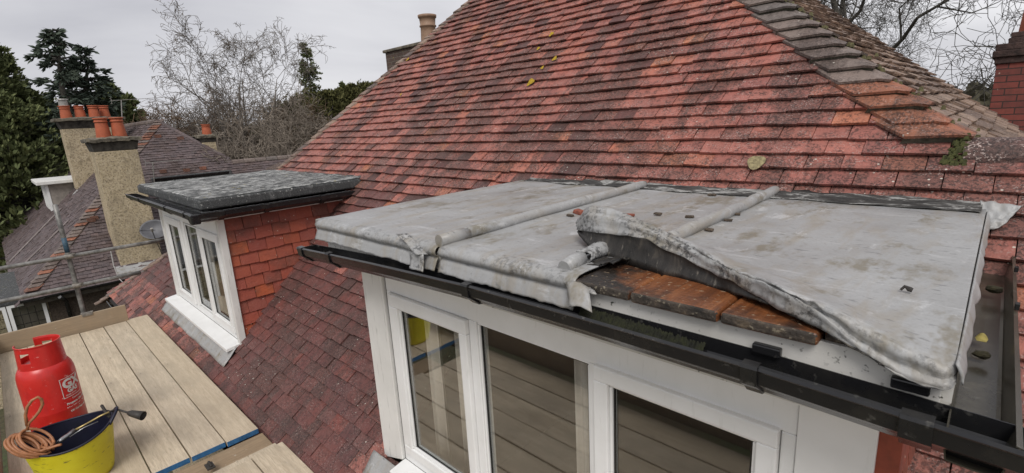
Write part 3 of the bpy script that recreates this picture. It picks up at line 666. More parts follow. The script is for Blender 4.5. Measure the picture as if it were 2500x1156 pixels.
# lead bays
LZ = -.476
def lead_z(y): return lerp(-.492, LZ, (y-1.2)/(2.9-1.2))
def lead_bay(xa, xb, seed, yb=2.90, drip=.065, skewl=0):
    m = MB()
    prof = [(yb, .0), (2.6, 0), (2.3, 0), (2.0, 0), (1.7, 0), (1.45, 0), (1.32, 0), (1.25, 0), (1.215, -.003), (1.198, -.012), (1.190, -.026), (1.194, -.040), (1.206, -.048), (1.206, -.053), (1.196, -.066), (1.190, -.080), (1.184, -.093), (1.179, -.105)]
    def fn(a, b):
        k = b*(len(prof)-1); i = min(int(k), len(prof)-2); t = k-i
        y = lerp(prof[i][0], prof[i+1][0], t); dz = lerp(prof[i][1], prof[i+1][1], t); x = lerp(xa, xb, a)
        x += skewl*(1-a)*(2.9-y)/1.7
        z = lead_z(max(y, 1.2))+dz
        f = max(0, (k-12)/5)
        z += .004*noise.noise((x*5, y*4, seed))+.003*noise.noise((x*14, y*9, seed+5))*(1 if k < 8 else .5)
        w_ = noise.noise((x*6, seed, 0))*.008+noise.noise((x*34, seed, 3))*.007
        z += f*w_; y += f*(noise.noise((x*16, seed, 7))*.010)
        return (x, y, z)
    m.grid(fn, 60, (len(prof)-1)*2)
    for fi in range(len(m.mi)):
        rr_ = fi//60; m.mi[fi] = 1 if 14 <= rr_ < 24 else 0
    return obj('lead_sheet', m, [m_lead, m_leadnose], D2, smooth=True, solid=.004)
tag(lead_bay(-2.665, -1.62, 1, skewl=-.04), 'left hand lead bay lying flat'); tag(lead_bay(-1.60, -.91, 2), 'middle lead bay between the two rolls')
# left edge turn-down
m = MB(); m.grid(lambda a, b: (-2.668+.04*(1-a)*-1+.0-.012*math.sin(b*math.pi), lerp(1.2, 2.89, a), lead_z(lerp(1.2, 2.89, a))-.07*b+.003*noise.noise((a*20, b, 0))), 40, 6); obj('lead_edge', m, m_lead, D2, smooth=True, solid=.004)
def roll(x, y0, y1, name='lead_roll', r=.026, dent=0):
    m = MB(); n = 60
    pth = [Vector((x+.006*noise.noise((t*6, x, 0)), lerp(y0, y1, t), lead_z(lerp(y0, y1, t))+.020+.004*noise.noise((t*9, x, 4)))) for t in [i/n for i in range(n+1)]]
    m.tube(pth, [r*(1+.06*noise.noise((i*.4, x, 2)))*(.86 if i in (0, n) else 1) for i in range(n+1)], 16)
    return obj(name, m, m_lead, D2, smooth=True)
roll(-1.612, 1.215, 2.86); roll(-.853, 1.70, 2.92)
m = MB(); m.tube([(-1.612, 1.21, -.474), (-1.612, 1.30, -.473), (-1.612, 1.365, -.472)], [.0265, .0285, .0275], 16); obj('roll_end', m, m_lead, D2, smooth=True)
# torn roll stub by the peeled bay
m = MB(); m.tube([(-.985, 1.235, -.487), (-.985, 1.29, -.478), (-.985, 1.33, -.474)], [.025, .027, .026], 14); obj('roll_end', m, m_lead, D2, smooth=True)
m = MB(); m.grid(lambda a, b: (-.985+.030*math.cos(R(200*a-10)), lerp(1.33, 1.50, b)+.02*math.sin(a*9), -.478+.030*math.sin(R(200*a-10))+.02*b*noise.noise((a*5, b*5, 2))), 10, 8); obj('torn_lead', m, m_leadrim, D2, smooth=True, solid=.004)
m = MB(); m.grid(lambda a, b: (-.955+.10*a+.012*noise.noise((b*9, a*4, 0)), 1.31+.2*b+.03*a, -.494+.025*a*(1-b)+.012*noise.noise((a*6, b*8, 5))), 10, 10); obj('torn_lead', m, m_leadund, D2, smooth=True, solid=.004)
# upstand / flashing where the lead meets the roof slope
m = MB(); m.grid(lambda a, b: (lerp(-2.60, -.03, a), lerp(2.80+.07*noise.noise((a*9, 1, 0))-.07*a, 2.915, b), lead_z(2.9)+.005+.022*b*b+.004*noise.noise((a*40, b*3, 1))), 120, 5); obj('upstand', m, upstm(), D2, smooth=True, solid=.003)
m = MB(); m.grid(lambda a, b: tuple(rp(-.04+.125*a*(1-.55*b)+.03*b, -.485-.10*b*(1-.35*a*a)-.010*a, .056+.010*noise.noise((a*5, b*5, 9)))), 16, 16); o = obj('lead_soaker', m, m_lead, D2, smooth=True, solid=.004)
# straps of lead at the eaves
def ribbon(pts, wv, name, mat, parent, th=.004, n=6, bow=0):
    m = MB(); P = [Vector(p) for p in pts]; W = Vector(wv)
    def fn(a, b):
        k = b*(len(P)-1); i = min(int(k), len(P)-2); p = P[i].lerp(P[i+1], k-i)
        return tuple(p+W*(a-.5)+Vector((0, 0, bow*math.sin(a*math.pi)))+Vector((0, .004*noise.noise((a*7, b*9, P[0].x)), .004*noise.noise((a*9, b*7, P[0].x+3)))))
    m.grid(fn, n, (len(P)-1)*3); return obj(name, m, mat, parent, smooth=True, solid=th)
def oy(px, py, y): return ony(px, py, y)
ribbon([oy(982, 572, 1.20), oy(1004, 592, 1.185), oy(1020, 612, 1.175), oy(1030, 622, 1.17)], (.045, .03, 0), 'lead_strap', m_leadrim, D2)
ribbon([oy(1017, 618, 1.172), oy(1018, 636, 1.168), oy(1017, 650, 1.160), oy(1016, 660, 1.150)], (.095, 0, 0), 'lead_strap', m_leadrim, D2)
ribbon([oy(1408, 696, 1.186), oy(1412, 715, 1.165), oy(1415, 738, 1.15), oy(1417, 757, 1.13)], (.085, 0, 0), 'lead_strap', m_lead, D2, bow=.01)
ribbon([oy(1400, 690, 1.20), oy(1416, 702, 1.182), oy(1420, 712, 1.176)], (.11, .0, 0), 'lead_strap', m_leadrim, D2)

# the peeled right hand bay: crest, free edge, lower fold and bottom bend of the curl, left to right
def samp(P, t):
    k = t*(len(P)-1); i = min(int(k), len(P)-2); u = k-i
    p0, p1, p2, p3 = [Vector(P[max(0, min(len(P)-1, i+j))]) for j in (-1, 0, 1, 2)]
    return .5*((2*p1)+(p2-p0)*u+(2*p0-5*p1+4*p2-p3)*u*u+(3*p1-p0-3*p2+p3)*u*u*u)
ST = [(1408, 545, 553, 560, 566, 1.56, 1.52), (1440, 505, 528, 566, 606, 1.52, 1.43), (1500, 514, 540, 572, 636, 1.51, 1.43), (1560, 537, 558, 580, 655, 1.49, 1.40), (1620, 564, 583, 606, 672, 1.455, 1.382),
      (1700, 603, 621, 646, 692, 1.40, 1.365), (1764, 646, 654, 676, 711, 1.35, 1.338), (1820, 669, 676, 706, 726, 1.31, 1.295), (1876, 689, 699, 738, 744, 1.27, 1.26), (1950, 722, 736, 777, 780, 1.235, 1.22),
      (2010, 748, 774, 806, 809, 1.212, 1.198), (2070, 777, 829, 842, 845, 1.202, 1.188), (2122, 805, 868, 871, 874, 1.198, 1.180), (2168, 829, 897, 900, 903, 1.196, 1.175), (2235, 860, 930, 933, 936, 1.194, 1.170), (2306, 889, 948, 951, 954, 1.194, 1.168), (2333, 884, 930, 934, 938, 1.215, 1.195)]
def cur(k, f): return [ony(a[0], a[k], lerp(a[5], a[6], f)) for a in ST]
K0, K1, K2, K3 = cur(1, 0), cur(2, .45), cur(3, .62), cur(4, 1)
NU = 170
m = MB(); rows = []
for i in range(NU+1):
    t = i/NU; c0, c1, c2, c3 = samp(K0, t), samp(K1, t), samp(K2, t), samp(K3, t); up = max(0., 1-t*1.5)
    xr = lerp(-.853, -.016, max(0, (t-.06)/.94)); r_ = []
    yl = lerp(1.80, 1.30, min(1, t*1.3))
    for y in (2.90, 2.6, 2.3, 2.05, 1.92, 1.84): r_.append(Vector((xr, y, lead_z(y)+.003*noise.noise((xr*6, y*4, 11)))))
    e = r_[-1].lerp(Vector((c0.x, yl, lead_z(yl))), .9); e.z = lead_z(yl)+.012*up; r_.append(e)
    for q in (.45, .8): p = e.lerp(c0, q); p.z += .010*up*math.sin(q*3.1); r_.append(p)
    nrm = Vector((0, -.8, .55)); cr1 = Vector((0, .004, .004))*noise.noise((t*30, 1, 1))
    r_.append(c0+cr1)
    for q, b_ in ((.14, .003), (.30, .006), (.46, .005), (.58, -.006), (.70, -.004), (.85, 0), (1, .006)): r_.append(c0.lerp(c1, q)+nrm*b_*(1 if t > .5 else .4)+Vector((0, .004, .005))*noise.noise((t*34, q*3, 2))-Vector((0, .004, -.005))*abs(noise.noise((t*22+q*2, q*5, 9)))*(1.6 if t < .5 else .8))
    for q in (.25, .5, .75, 1): r_.append(c1.lerp(c2, q)+nrm*(-.006*math.sin(q*math.pi)*(1-t))+Vector((0, .005, .006))*noise.noise((t*26, q*3, 7))*(1 if t < .6 else .3))
    for q in (.05, .2, .4, .6, .8, 1): r_.append(c2.lerp(c3, q)+Vector((0, .012*math.sin(q*math.pi)*up+.004, 0))+Vector((0, .006, .003))*noise.noise((t*30, q*2, 4)))
    r_.append(c3+Vector((0, .05, .012))); r_.append(c3+Vector((0, .13, .008)))
    rows.append(r_)
k = len(rows[0]); ND = 9                       # deck rows before the crest
m.add([p for r_ in rows for p in r_], [(i*k+j, (i+1)*k+j, (i+1)*k+j+1, i*k+j+1) for i in range(NU) for j in range(k-1)])
for fi in range(len(m.mi)):
    t, j = (fi//(k-1))/NU, fi % (k-1)
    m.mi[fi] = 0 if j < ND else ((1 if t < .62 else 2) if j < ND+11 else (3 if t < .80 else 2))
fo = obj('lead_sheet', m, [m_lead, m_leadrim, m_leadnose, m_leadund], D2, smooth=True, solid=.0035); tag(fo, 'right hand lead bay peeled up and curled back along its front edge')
# torn corner of the curl hanging left
ribbon([oy(1445, 572, 1.50), oy(1450, 588, 1.48), oy(1460, 602, 1.46)], (.035, .0, 0), 'torn_lead', m_leadrim, D2)
# right hand edge turn down and patch welded over the corner
m = MB(); m.grid(lambda a, b: (-.012+.008*math.sin(b*2.2)+.006*b*b+.010*b*noise.noise((a*16, 4, 0)), lerp(1.192, 2.86, a), lead_z(lerp(1.2, 2.89, a))-.006-.040*b+.016*b*noise.noise((round(a*9)*3.3, 1, 0))+.008*b*noise.noise((a*30, 1, 0))), 90, 6); obj('lead_edge', m, m_lead, D2, smooth=True, solid=.004)
pp = [onz(x, y, -.484) for x, y in ((2187, 822), (2200, 812), (2240, 825), (2300, 850), (2330, 845), (2345, 838), (2350, 860), (2338, 885))]
# gutters
LIP = [(-2.78, -.644), (-2.5, -.629), (-2.0, -.605), (-1.335, -.580), (-.844, -.576), (-.352, -.579), (.088, -.594), (.2, -.598)]
gp = [(-2.78+i*(2.895/58), 1.10, interp(-2.78+i*(2.895/58), LIP)) for i in range(59)]
gt = gutter_run(gp, .1, (0, -1, 0), parent=D2)
for x in (-2.781, .116):
    m = MB()
    z = interp(x, LIP); pr = [(1.212, z-.006), (1.212, z-.05), (1.198, z-.078), (1.17, z-.088), (1.148, z-.084), (1.13, z-.062), (1.112, z-.048), (1.104, z-.04), (1.10, z)]
    m.prism([(x, y, zz_) for y, zz_ in pr], (.003 if x < 0 else -.003, 0, 0)); obj('gutter_end', m, m_gut, D2)
def bracket(x, parent, wd=.036, y=1.10, base=None):
    z = interp(x, LIP); pr = [(.006, .007), (-.012, .010), (-.022, .008), (.0075, -.004), (.002, -.045), (-.010, -.054), (-.028, -.068), (-.048, -.091), (-.07, -.095)]
    pr = [(-.02, .007), (.004, .006), (.006, 0), (.002, -.040), (-.010, -.048), (-.028, -.061), (-.046, -.079), (-.07, -.083)]
    m = MB(); m.grid(lambda a, b: (x+wd*(a-.5), y-pr[round(b*7)][0], z+pr[round(b*7)][1]), 1, 7)
    return obj('gutter_bracket', m, m_gut, parent, solid=.005)
for px, py in ((1135, 698), (1830, 898), (2238, 1030), (800, 622)): bracket(ony(px, py, 1.1).x, D2, .05 if px == 2238 else .036)
bracket(-2.735, D2, .05)
for px, py in ((1872, 855), (2222, 942)):
    c = ony(px, py, 1.205); m = MB(); m.box(c.x-.032, c.x+.032, 1.196, 1.216, c.z-.012, c.z+.012); obj('gutter_clip', m, m_gut, D2, bevel=.004)
m = MB(); m.grid(lambda a, b: (lerp(-.90, -.50, a), lerp(1.180, 1.216, b)+.006*noise.noise((a*60, b*2, 4)), interp(lerp(-.90, -.50, a), LIP)-.046+.030*b+.010*noise.noise((a*70, b*4, 1))+.005*noise.noise((a*190, b*9, 2))-.016*max(0, a-.35)), 260, 8)
obj('moss', m, m_moss, D2, smooth=True, solid=.004)
# side gutter on the right
sg = [(.086, 1.125+i*.045, -.598-.001*i) for i in range(37)]
gutter_run(sg, .1, (1, 0, 0), parent=D2, prof=[(-.096, -.002), (-.096, -.04), (-.092, -.066), (-.06, -.069), (-.026, -.069), (-.018, -.066), (-.010, -.03), (-.002, -.002), (.002, 0), (-.006, .002)], name='side_gutter', mats=m_silt)
m = MB()
for y in (1.95, 2.38): m = MB(); m.box(.081, .092, y, y+.022, -.612, -.593); obj('gutter_clip', m, m_gut, D2, bevel=.002)

# --- far dormer with felt roof
D1 = dormer_body('dormer', -7.44, -5.15, 1.358, -.74, 'far dormer with a dark felt flat roof and three light window')
cheek(D1, -5.15, 1, 0, -.735, 31); cheek(D1, -7.44, -1, 0, -.735, 32)
m = MB(); m.box(-7.37, -5.165, 1.358, 1.425, -.925, -.735); m.box(-7.37, -5.165, 1.358, 1.425, -1.99, -1.925)
for a, b in ((-7.37, -7.235), (-6.545, -6.46), (-5.915, -5.875), (-5.215, -5.165)): m.box(a, b, 1.358, 1.425, -1.9245, -.9255)
obj('window_frame', m, m_white, D1, bevel=.005)
for xa, xb in ((-7.435, -7.372), (-5.164, -5.098)): m = MB(); m.box(xa, xb, 1.338, 1.398, -2.02, -.735); obj('corner_board', m, m_bwhite, D1, bevel=.003)
sash(-7.233, -6.547, -1.922, -.928, -7.135, -6.645, -1.84, -1.02, 1.336, D1)
sash(-6.455, -5.918, -1.922, -.928, -6.43, -5.94, -1.89, -.955, 1.352, D1, False)
sash(-5.873, -5.217, -1.922, -.928, -5.79, -5.30, -1.84, -1.015, 1.336, D1)
curtain(D1, -7.1, -6.85, 1.5, -1.97, -.8); curtain(D1, -6.75, -6.6, 1.52, -1.97, -.8); curtain(D1, -6.3, -6.05, 1.5, -1.97, -.8); curtain(D1, -5.75, -5.6, 1.5, -1.97, -.8); curtain(D1, -5.5, -5.38, 1.5, -1.97, -.8)
m = MB(); m.hexa([(-7.50, 1.215, -2.045), (-5.12, 1.215, -2.045), (-5.12, 1.36, -2.02), (-7.50, 1.36, -2.02), (-7.50, 1.215, -2.012), (-5.12, 1.215, -2.012), (-5.12, 1.36, -1.992), (-7.50, 1.36, -1.992)]); obj('sill', m, m_white, D1, bevel=.004)
apron('lead_apron', -7.56, -5.08, 1.335, -2.055, .20, D1, 8)
# felt roof slab
m = MB(); X0, X1, Y0, Y1 = -7.60, -5.0, 1.205, 2.90
m.box(X0, X1, Y0, Y1, -.65, -.556); fs = obj('felt_roof', m, m_felt, D1, bevel=.02, segs=3)
m = MB(); m.grid(lambda a, b: (lerp(X0+.012, X1-.012, a), lerp(Y0+.012, Y1, b), -.546+.006*noise.noise((a*9, b*6, 0))+.004*noise.noise((a*30, b*20, 3))+.012*max(0, b-.85)/.15-(.006 if a < .005 or a > .995 or b < .005 else 0)), 70, 50); obj('felt_lap', m, m_felttop, fs, smooth=True)
m = MB(); m.grid(lambda a, b: tuple(Vector((lerp(-7.5, -5.05, a), lerp(2.80, 2.93, b), -.538+.085*b*b+.008*noise.noise((a*14, b*4, 0))))), 60, 6); obj('felt_upstand', m, m_felt, fs, smooth=True, solid=.004)
m = MB(); m.box(-7.56, -5.06, 1.225, 1.245, -.76, -.70); obj('fascia', m, m_white, D1); m = MB(); m.box(-5.08, -5.062, 1.2455, 2.80, -.765, -.675); obj('fascia', m, m_white, D1)
m = MB(); m.box(-7.56, -5.0805, 1.2455, 1.357, -.768, -.758); obj('soffit', m, m_white, D1)
zl = lambda t: -.668-.004*t
gutter_run([(lerp(-7.85, -4.99, i/40), 1.11, -.672-.0*i) for i in range(41)], .1, (0, -1, 0), parent=D1)
gutter_run([(-4.945, lerp(1.11, 2.66, i/30), -.672) for i in range(31)], .1, (1, 0, 0), parent=D1)
m = MB()
for x in (-7.85, ): m.prism([(x, y, -.672+z) for y, z in ((1.222, -.006), (1.222, -.05), (1.208, -.078), (1.18, -.088), (1.158, -.084), (1.14, -.062), (1.122, -.048), (1.114, -.04), (1.11, 0))], (.003, 0, 0))
obj('gutter_end', m, m_gut, D1); m = MB(); m.box(-5.02, -4.942, 1.106, 1.18, -.755, -.668); obj('gutter_corner', m, m_gut, D1, bevel=.01)
for x in (-7.1, -5.9, -5.2): 
    z = -.672; pr = [(-.02, .007), (.004, .006), (.006, 0), (.002, -.040), (-.010, -.048), (-.028, -.061), (-.046, -.079), (-.07, -.083)]
    m = MB(); m.grid(lambda a, b: (x+.045*(a-.5), 1.11-pr[round(b*7)][0], z+pr[round(b*7)][1]), 1, 7); obj('gutter_bracket', m, m_gut, D1, solid=.005)
for y in (1.35, 1.75, 2.3):
    m = MB(); m.grid(lambda a, b: (-4.945+pr[round(b*7)][0], y+.045*(a-.5), z+pr[round(b*7)][1]), 1, 7); obj('gutter_bracket', m, m_gut, D1, solid=.005)
# broken soaker tiles on top left of the far dormer
m = MB(); a = rp(-7.42, -.52, .03); m.hexa([(-7.55, 2.72, -.535), (-7.25, 2.86, -.535), (-7.22, 2.90, -.53), (-7.5, 2.90, -.53), (-7.52, 2.74, -.50), (-7.33, 2.84, -.44), (-7.25, 2.91, -.44), (-7.48, 2.92, -.47)]); obj('loose_tile', m, m_bonnetgrey, D1)

# loose crumbs on the lead, a leaf, a screw
G1 = 'tile crumbs on the lead roof'
def crumb(px, py, s, mat, label, zoff=.0, sy=.6):
    c = onz(px, py, -.468); c.z = lead_z(c.y)+s*.28+.004+zoff
    m = MB(); q = [Vector((dx*s*rnd(.8, 1.2), dy*s*sy*rnd(.8, 1.2), dz*s*.3*rnd(.8, 1.1))) for dz in (-1, 1) for dx, dy in ((-1, -1), (1, -1), (1, 1), (-1, 1))]
    a = rnd(-.5, .5); q = [c+Vector((v.x*math.cos(a)-v.y*math.sin(a), v.x*math.sin(a)+v.y*math.cos(a), v.z)) for v in q]
    m.hexa(q); o = obj('tile_crumb', m, mat, bevel=.003); tag(o, label, 'rubble', G1); return o
crumb(1413, 516, .034, m_fragred, 'largest red brown tile crumb behind the tip of the curled lead', sy=.5)
crumb(1392, 522, .018, m_frag, 'small grey crumb left of the largest red brown crumb')
crumb(1537, 522, .020, m_fragred, 'red tile crumb just behind the curled lead rim')
crumb(1606, 519, .018, m_frag, 'pale flat crumb alone on the middle lead bay')
crumb(1684, 526, .018, m_frag, 'dark crumb left of the right hand lead roll')
crumb(1798, 520, .016, m_frag, 'pointed dark crumb against the right side of the lead roll')
crumb(1778, 534, .016, m_frag, 'square crumb right of the lead roll, below the pointed one')
crumb(1732, 556, .016, m_frag, 'lowest crumb along the right side of the lead roll')
crumb(1738, 476, .020, m_frag, 'dark crumb under the tiles between the two lead rolls')
c = onz(2216, 706, -.475); c.z = lead_z(c.y)+.006; m = MB(); m.tube([c+Vector((-.014, 0, .002)), c+Vector((-.007, .004, .012)), c+Vector((.003, 0, .008)), c+Vector((.010, 0, .006))], [.003, .004, .007, .006], 8); tag(obj('bent_nail', m, m_iron), 'small dark bent nail lying on the right hand lead bay', 'nail')
c = onz(2396, 831, -.655); m = MB(); m.grid(lambda a, b: (c.x+.026*(a-.5)*(1-.5*abs(b-.5)), c.y+.04*(b-.5), c.z+.004+.010*math.sin(a*3)*(b)), 6, 6); tag(obj('dead_leaf', m, m_leaf, solid=.001), 'yellow dead leaf lying in the brown side gutter', 'leaf')
for px, py, s_, lb in ((2397, 866, .017, 'dark brown lump of moss below the yellow leaf in the side gutter'), (2428, 706, .022, 'long dark moss clump in the upper part of the side gutter')):
    c = onz(px, py, -.652); m = MB(); bm = bmesh.new(); bmesh.ops.create_icosphere(bm, subdivisions=2, radius=1)
    vs = [Vector((c.x+v.co.x*s_, c.y+v.co.y*s_*.8, c.z+v.co.z*s_*.55))+v.co*s_*.35*noise.noise(v.co*2+c) for v in bm.verts]; m.add(vs, [tuple(v.index for v in f.verts) for f in bm.faces]); bm.free()
    tag(obj('moss_lump', m, simple('brown moss', (.05, .042, .018), .95, .5, 80, .004)), lb, 'moss')

# ------------------------------------------------------------------ scaffold
PZ = -2.23
GB = 'scaffold boards of the working platform'
lab = ['board of the far lift next to the roof slope', 'second board from the roof slope, blue painted end', 'third board from the roof slope, its blue end at the picture foot', 'fourth board from the roof, right beside the yellow bucket', 'board under the red gas bottle and the bucket', 'outermost board along the upright outer toe board']
def board(name, x0, x1, y0, y1, label, blue=False, dz=0):
    y0, y1 = y0+rnd(-.002, .004), y1+rnd(-.004, .001)
    m = MB(); m.box(x0, x1, y0, y1, PZ-.038+dz, PZ+dz); o = thing(name, ((x0+x1)/2, (y0+y1)/2, PZ-.038+dz), label, 'board', GB)
    obj('plank', m, m_board, o, bevel=.004)
    if blue:
        e = MB(); e.box(x1+.0005, x1+.004, y0+.002, y1-.002, PZ-.036+dz, PZ-.002+dz); e.box(x1-.02, x1+.004, y0+.002, y1-.002, PZ-.0395+dz, PZ-.0365+dz); obj('blue_end', e, m_bluep, o)
ys = [(.808, 1.033), (.577, .803), (.346, .571), (.116, .341), (-.114, .111), (-.344, -.119)]
for i, (a, b) in enumerate(ys): board('scaffold_board', -7.68-(.06 if i == 0 else 0), -3.895+(.01, 0, -.01, 0, .01, 0)[i], a, b, lab[i], True, -.002*i % .005)
lab2 = ['near lift board beside the roof slope, below the near dormer', 'near lift board second from the roof slope', 'near lift board third from the roof slope', 'near lift board fourth from the roof slope', 'near lift board fifth from the roof slope', 'outermost near lift board by the toe board']
for i, (a, b) in enumerate(ys): board('scaffold_board', -3.56+(.0, .03, .0, .02, 0, 0)[i], 3.2, a+.055, b+.055, lab2[i], False, .002)
m = MB(); m.box(-3.875, -3.655, .12, 1.05, PZ-.083, PZ-.045); tag(obj('scaffold_board', m, m_toe, bevel=.004), 'short brown board lying crosswise in the gap between the two lifts', 'board', GB)
m = MB(); m.box(-3.64, -3.58, .35, 1.06, PZ-.09, PZ-.03); tag(obj('scaffold_board', m, m_board, bevel=.004), 'narrow batten lying crosswise under the start of the near lift', 'board', GB)
m = MB(); m.box(-7.735, -7.70, -.42, .83, PZ-.01, PZ+.205); tag(obj('toe_board', m, m_toe, bevel=.004), 'brown toe board on edge across the far end of the platform', 'board', 'toe boards')
m = MB(); m.box(-7.69, 3.2, -.405, -.367, PZ-.01, PZ+.215); tag(obj('toe_board', m, wood('long toe board timber', (.36, .29, .21), (.27, .21, .145)), bevel=.004), 'long toe board on edge along the outer side of the platform', 'board', 'toe boards')
m = MB(); c = onx(213, 767, -7.72); m.box(-7.75, -7.69, c.y-.05, c.y+.05, c.z-.02, c.z+.012); m.tube([(-7.72, c.y-.06, c.z+.012), (-7.72, c.y+.06, c.z+.012)], .016, 8); tag(obj('toe_board_clip', m, m_rust, bevel=.006), 'steel clip on top of the far toe board', 'clip')
c = onz(516, 1142, PZ); m = MB(); m.box(c.x-.05, c.x+.03, c.y-.03, c.y+.02, PZ+.003, PZ+.016); m.tube([(c.x-.05, c.y, PZ+.02), (c.x+.02, c.y, PZ+.02)], .010, 8); tag(obj('board_clip', m, m_iron, bevel=.003), 'dark steel board clip near the start of the near lift', 'clip')
GS = 'scaffold tubes'
def tubeobj(p0, p1, label, r=.0242):
    m = MB(); n = 16; P = [Vector(p0).lerp(Vector(p1), i/n) for i in range(n+1)]; m.tube(P, r, 16); return tag(obj('scaffold_tube', m, m_tube, smooth=True), label, 'scaffold tube', GS)
tubeobj((-7.85, -4, -1.323), (-7.85, 1.46, -1.323), 'upper horizontal guard rail tube at the far end of the platform')
tubeobj((-7.85, -4, -1.69), (-7.85, 1.08, -1.69), 'lower horizontal guard rail tube with its cut end over the tiles')
pt = thing('scaffold_tube', (-7.905, .44, -6.2), 'upright scaffold pole with faded blue paint behind the guard rails', 'scaffold tube', GS)
m = MB(); m.tube([(-7.905, .44, lerp(-6.2, -.70, i/16)) for i in range(17)], .0242, 16); obj('pole', m, m_tube, pt, smooth=True)
m = MB(); m.tube([(-7.905, .44, -1.10), (-7.905, .44, -1.28)], .0248, 16); obj('blue_band', m, m_bluetube, pt, smooth=True)
for z, lb in ((-1.323, 'coupler where the upper guard rail meets the upright pole'), (-1.69, 'coupler where the lower guard rail meets the upright pole')):
    t = thing('coupler', (-7.88, .44, z), lb, 'coupler', 'scaffold couplers')
    m = MB(); m.tube([(-7.85, .40, z), (-7.85, .48, z)], .031, 12); m.tube([(-7.905, .44, z-.035), (-7.905, .44, z+.035)], .031, 12); obj('clamp', m, m_rust, t, bevel=.004)
    m = MB(); m.tube([(-7.83, .47, z+.02), (-7.80, .50, z+.03)], .009, 6); obj('bolt', m, m_rust, t)
tubeobj((-7.6, -.30, -2.32), (3.2, -.30, -2.32), 'outer ledger tube carrying the platform boards from below'); tubeobj((-7.6, .95, -2.32), (3.2, .95, -2.32), 'inner ledger tube under the boards next to the roof')

# ------------------------------------------------------------------ gas bottle
bx, by, bz = -4.745, -.018, PZ+.004
gbt = thing('gas_cylinder', (bx, by, bz), 'red propane gas cylinder with white print standing on the boards', 'gas cylinder')
RB = .159
m = MB(); m.lathe([(0, .03), (.10, .03), (.13, .035), (.150, .06), (.1575, .10), (.159, .14), (.159, .355), (.1605, .362), (.1605, .372), (.159, .38), (.159, .60), (.157, .64), (.150, .672), (.136, .70), (.112, .722), (.08, .735), (.04, .742), (0, .744)], (bx, by, bz), 56); obj('body', m, m_redp, gbt, smooth=True)
m = MB(); m.lathe([(.125, 0), (.135, .004), (.132, .05), (.118, .052)], (bx, by, bz), 40); obj('foot_ring', m, m_redp, gbt, smooth=True, solid=.004)
m = MB(); NA = 90
def collar_r(k): return lerp(.122, .118, k)
vs = []; fs = []; nz_ = 12
for j in range(nz_+1):
    for i in range(NA):
        a = 2*math.pi*i/NA; r_ = lerp(.128, .119, j/nz_)
        if j == nz_: r_ += .004
        vs.append((bx+r_*math.cos(a), by+r_*math.sin(a), bz+.70+.17*j/nz_))
for j in range(nz_):
    for i in range(NA):
        d = (i+.5)*360/NA; t = (j+.5)/nz_
        if 186 < d < 252 and t > .32: continue
        if 304 < d < 332 and .34 < t < .72: continue
        if 140 < d < 168 and .34 < t < .72: continue
        i2 = (i+1) % NA; fs.append((j*NA+i, j*NA+i2, (j+1)*NA+i2, (j+1)*NA+i))
m.add(vs, fs); obj('collar', m, m_redp, gbt, smooth=False, solid=.006, bevel=.0015)
m = MB(); m.tube([(bx, by, bz+.74), (bx, by, bz+.79)], [.022, .02], 12); m.tube([(bx-.02, by, bz+.785), (bx+.045, by, bz+.785)], .014, 10); m.tube([(bx, by, bz+.79), (bx, by, bz+.825)], [.012, .012], 8); m.tube([(bx, by, bz+.822), (bx, by, bz+.835)], .026, 12); obj('valve', m, m_brass, gbt, smooth=False)
def wrap_text(txt, size, s0, z0, bold=0, align='LEFT', slant=0, lift=.0012):
    cu = bpy.data.curves.new('print', 'FONT'); cu.body = txt; cu.size = size; cu.align_x = align; cu.offset = bold; cu.shear = slant; cu.resolution_u = 3
    to = bpy.data.objects.new('print', cu); col.objects.link(to); bpy.context.view_layer.update()
    me = bpy.data.meshes.new_from_object(to.evaluated_get(bpy.context.evaluated_depsgraph_get())); bpy.data.objects.remove(to); bpy.data.curves.remove(cu)
    bm = bmesh.new(); bm.from_mesh(me); xs = [v.co.x for v in bm.verts]
    x = min(xs)
    while x < max(xs):
        bmesh.ops.bisect_plane(bm, geom=bm.verts[:]+bm.edges[:]+bm.faces[:], plane_co=(x, 0, 0), plane_no=(1, 0, 0)); x += .007
    out = MB(); bm.verts.ensure_lookup_table(); bm.verts.index_update()
    P = []
    for v in bm.verts:
        a = (s0+v.co.x)/RB; r_ = RB+lift; P.append((bx+r_*math.cos(a), by+r_*math.sin(a), bz+z0+v.co.y))
    out.add(P, [tuple(v.index for v in f.verts) for f in bm.faces]); bm.free(); bpy.data.meshes.remove(me); return out
prt = MB()
def addmb(a, b): a.add(b.v, b.f); return a
SX = .052                         # where the print starts, arc length from the side facing the ladder
addmb(prt, wrap_text('GX', .088, SX+.012, .520, .0045)); addmb(prt, wrap_text('GAS', .043, SX+.032, .482, .0022)); addmb(prt, wrap_text('01202 577777', .0135, SX+.018, .461, .0004))
def arcline(s0, s1, z0, z1):
    n = max(2, int((s1-s0)/.006)); P = []
    for i in range(n+1):
        a = lerp(s0, s1, i/n)/RB; P += [(bx+(RB+.0012)*math.cos(a), by+(RB+.0012)*math.sin(a), bz+z) for z in (z0, z1)]
    prt.add(P, [(2*i, 2*i+2, 2*i+3, 2*i+1) for i in range(n)])
arcline(SX, SX+.138, .592, .596); arcline(SX, SX+.138, .448, .452); arcline(SX, SX+.004, .4522, .5918); arcline(SX+.134, SX+.138, .4522, .5918)
addmb(prt, wrap_text('Commercial', .017, SX+.050, .425, .0005)); addmb(prt, wrap_text('Propane UN 1978', .0225, SX+.008, .394, .0010)); addmb(prt, wrap_text('Net Weight 19 Kg', .0225, SX+.004, .364, .0010)); addmb(prt, wrap_text('UK Carriage only', .019, SX+.020, .336, .0007))
obj('print', prt, m_label, gbt)

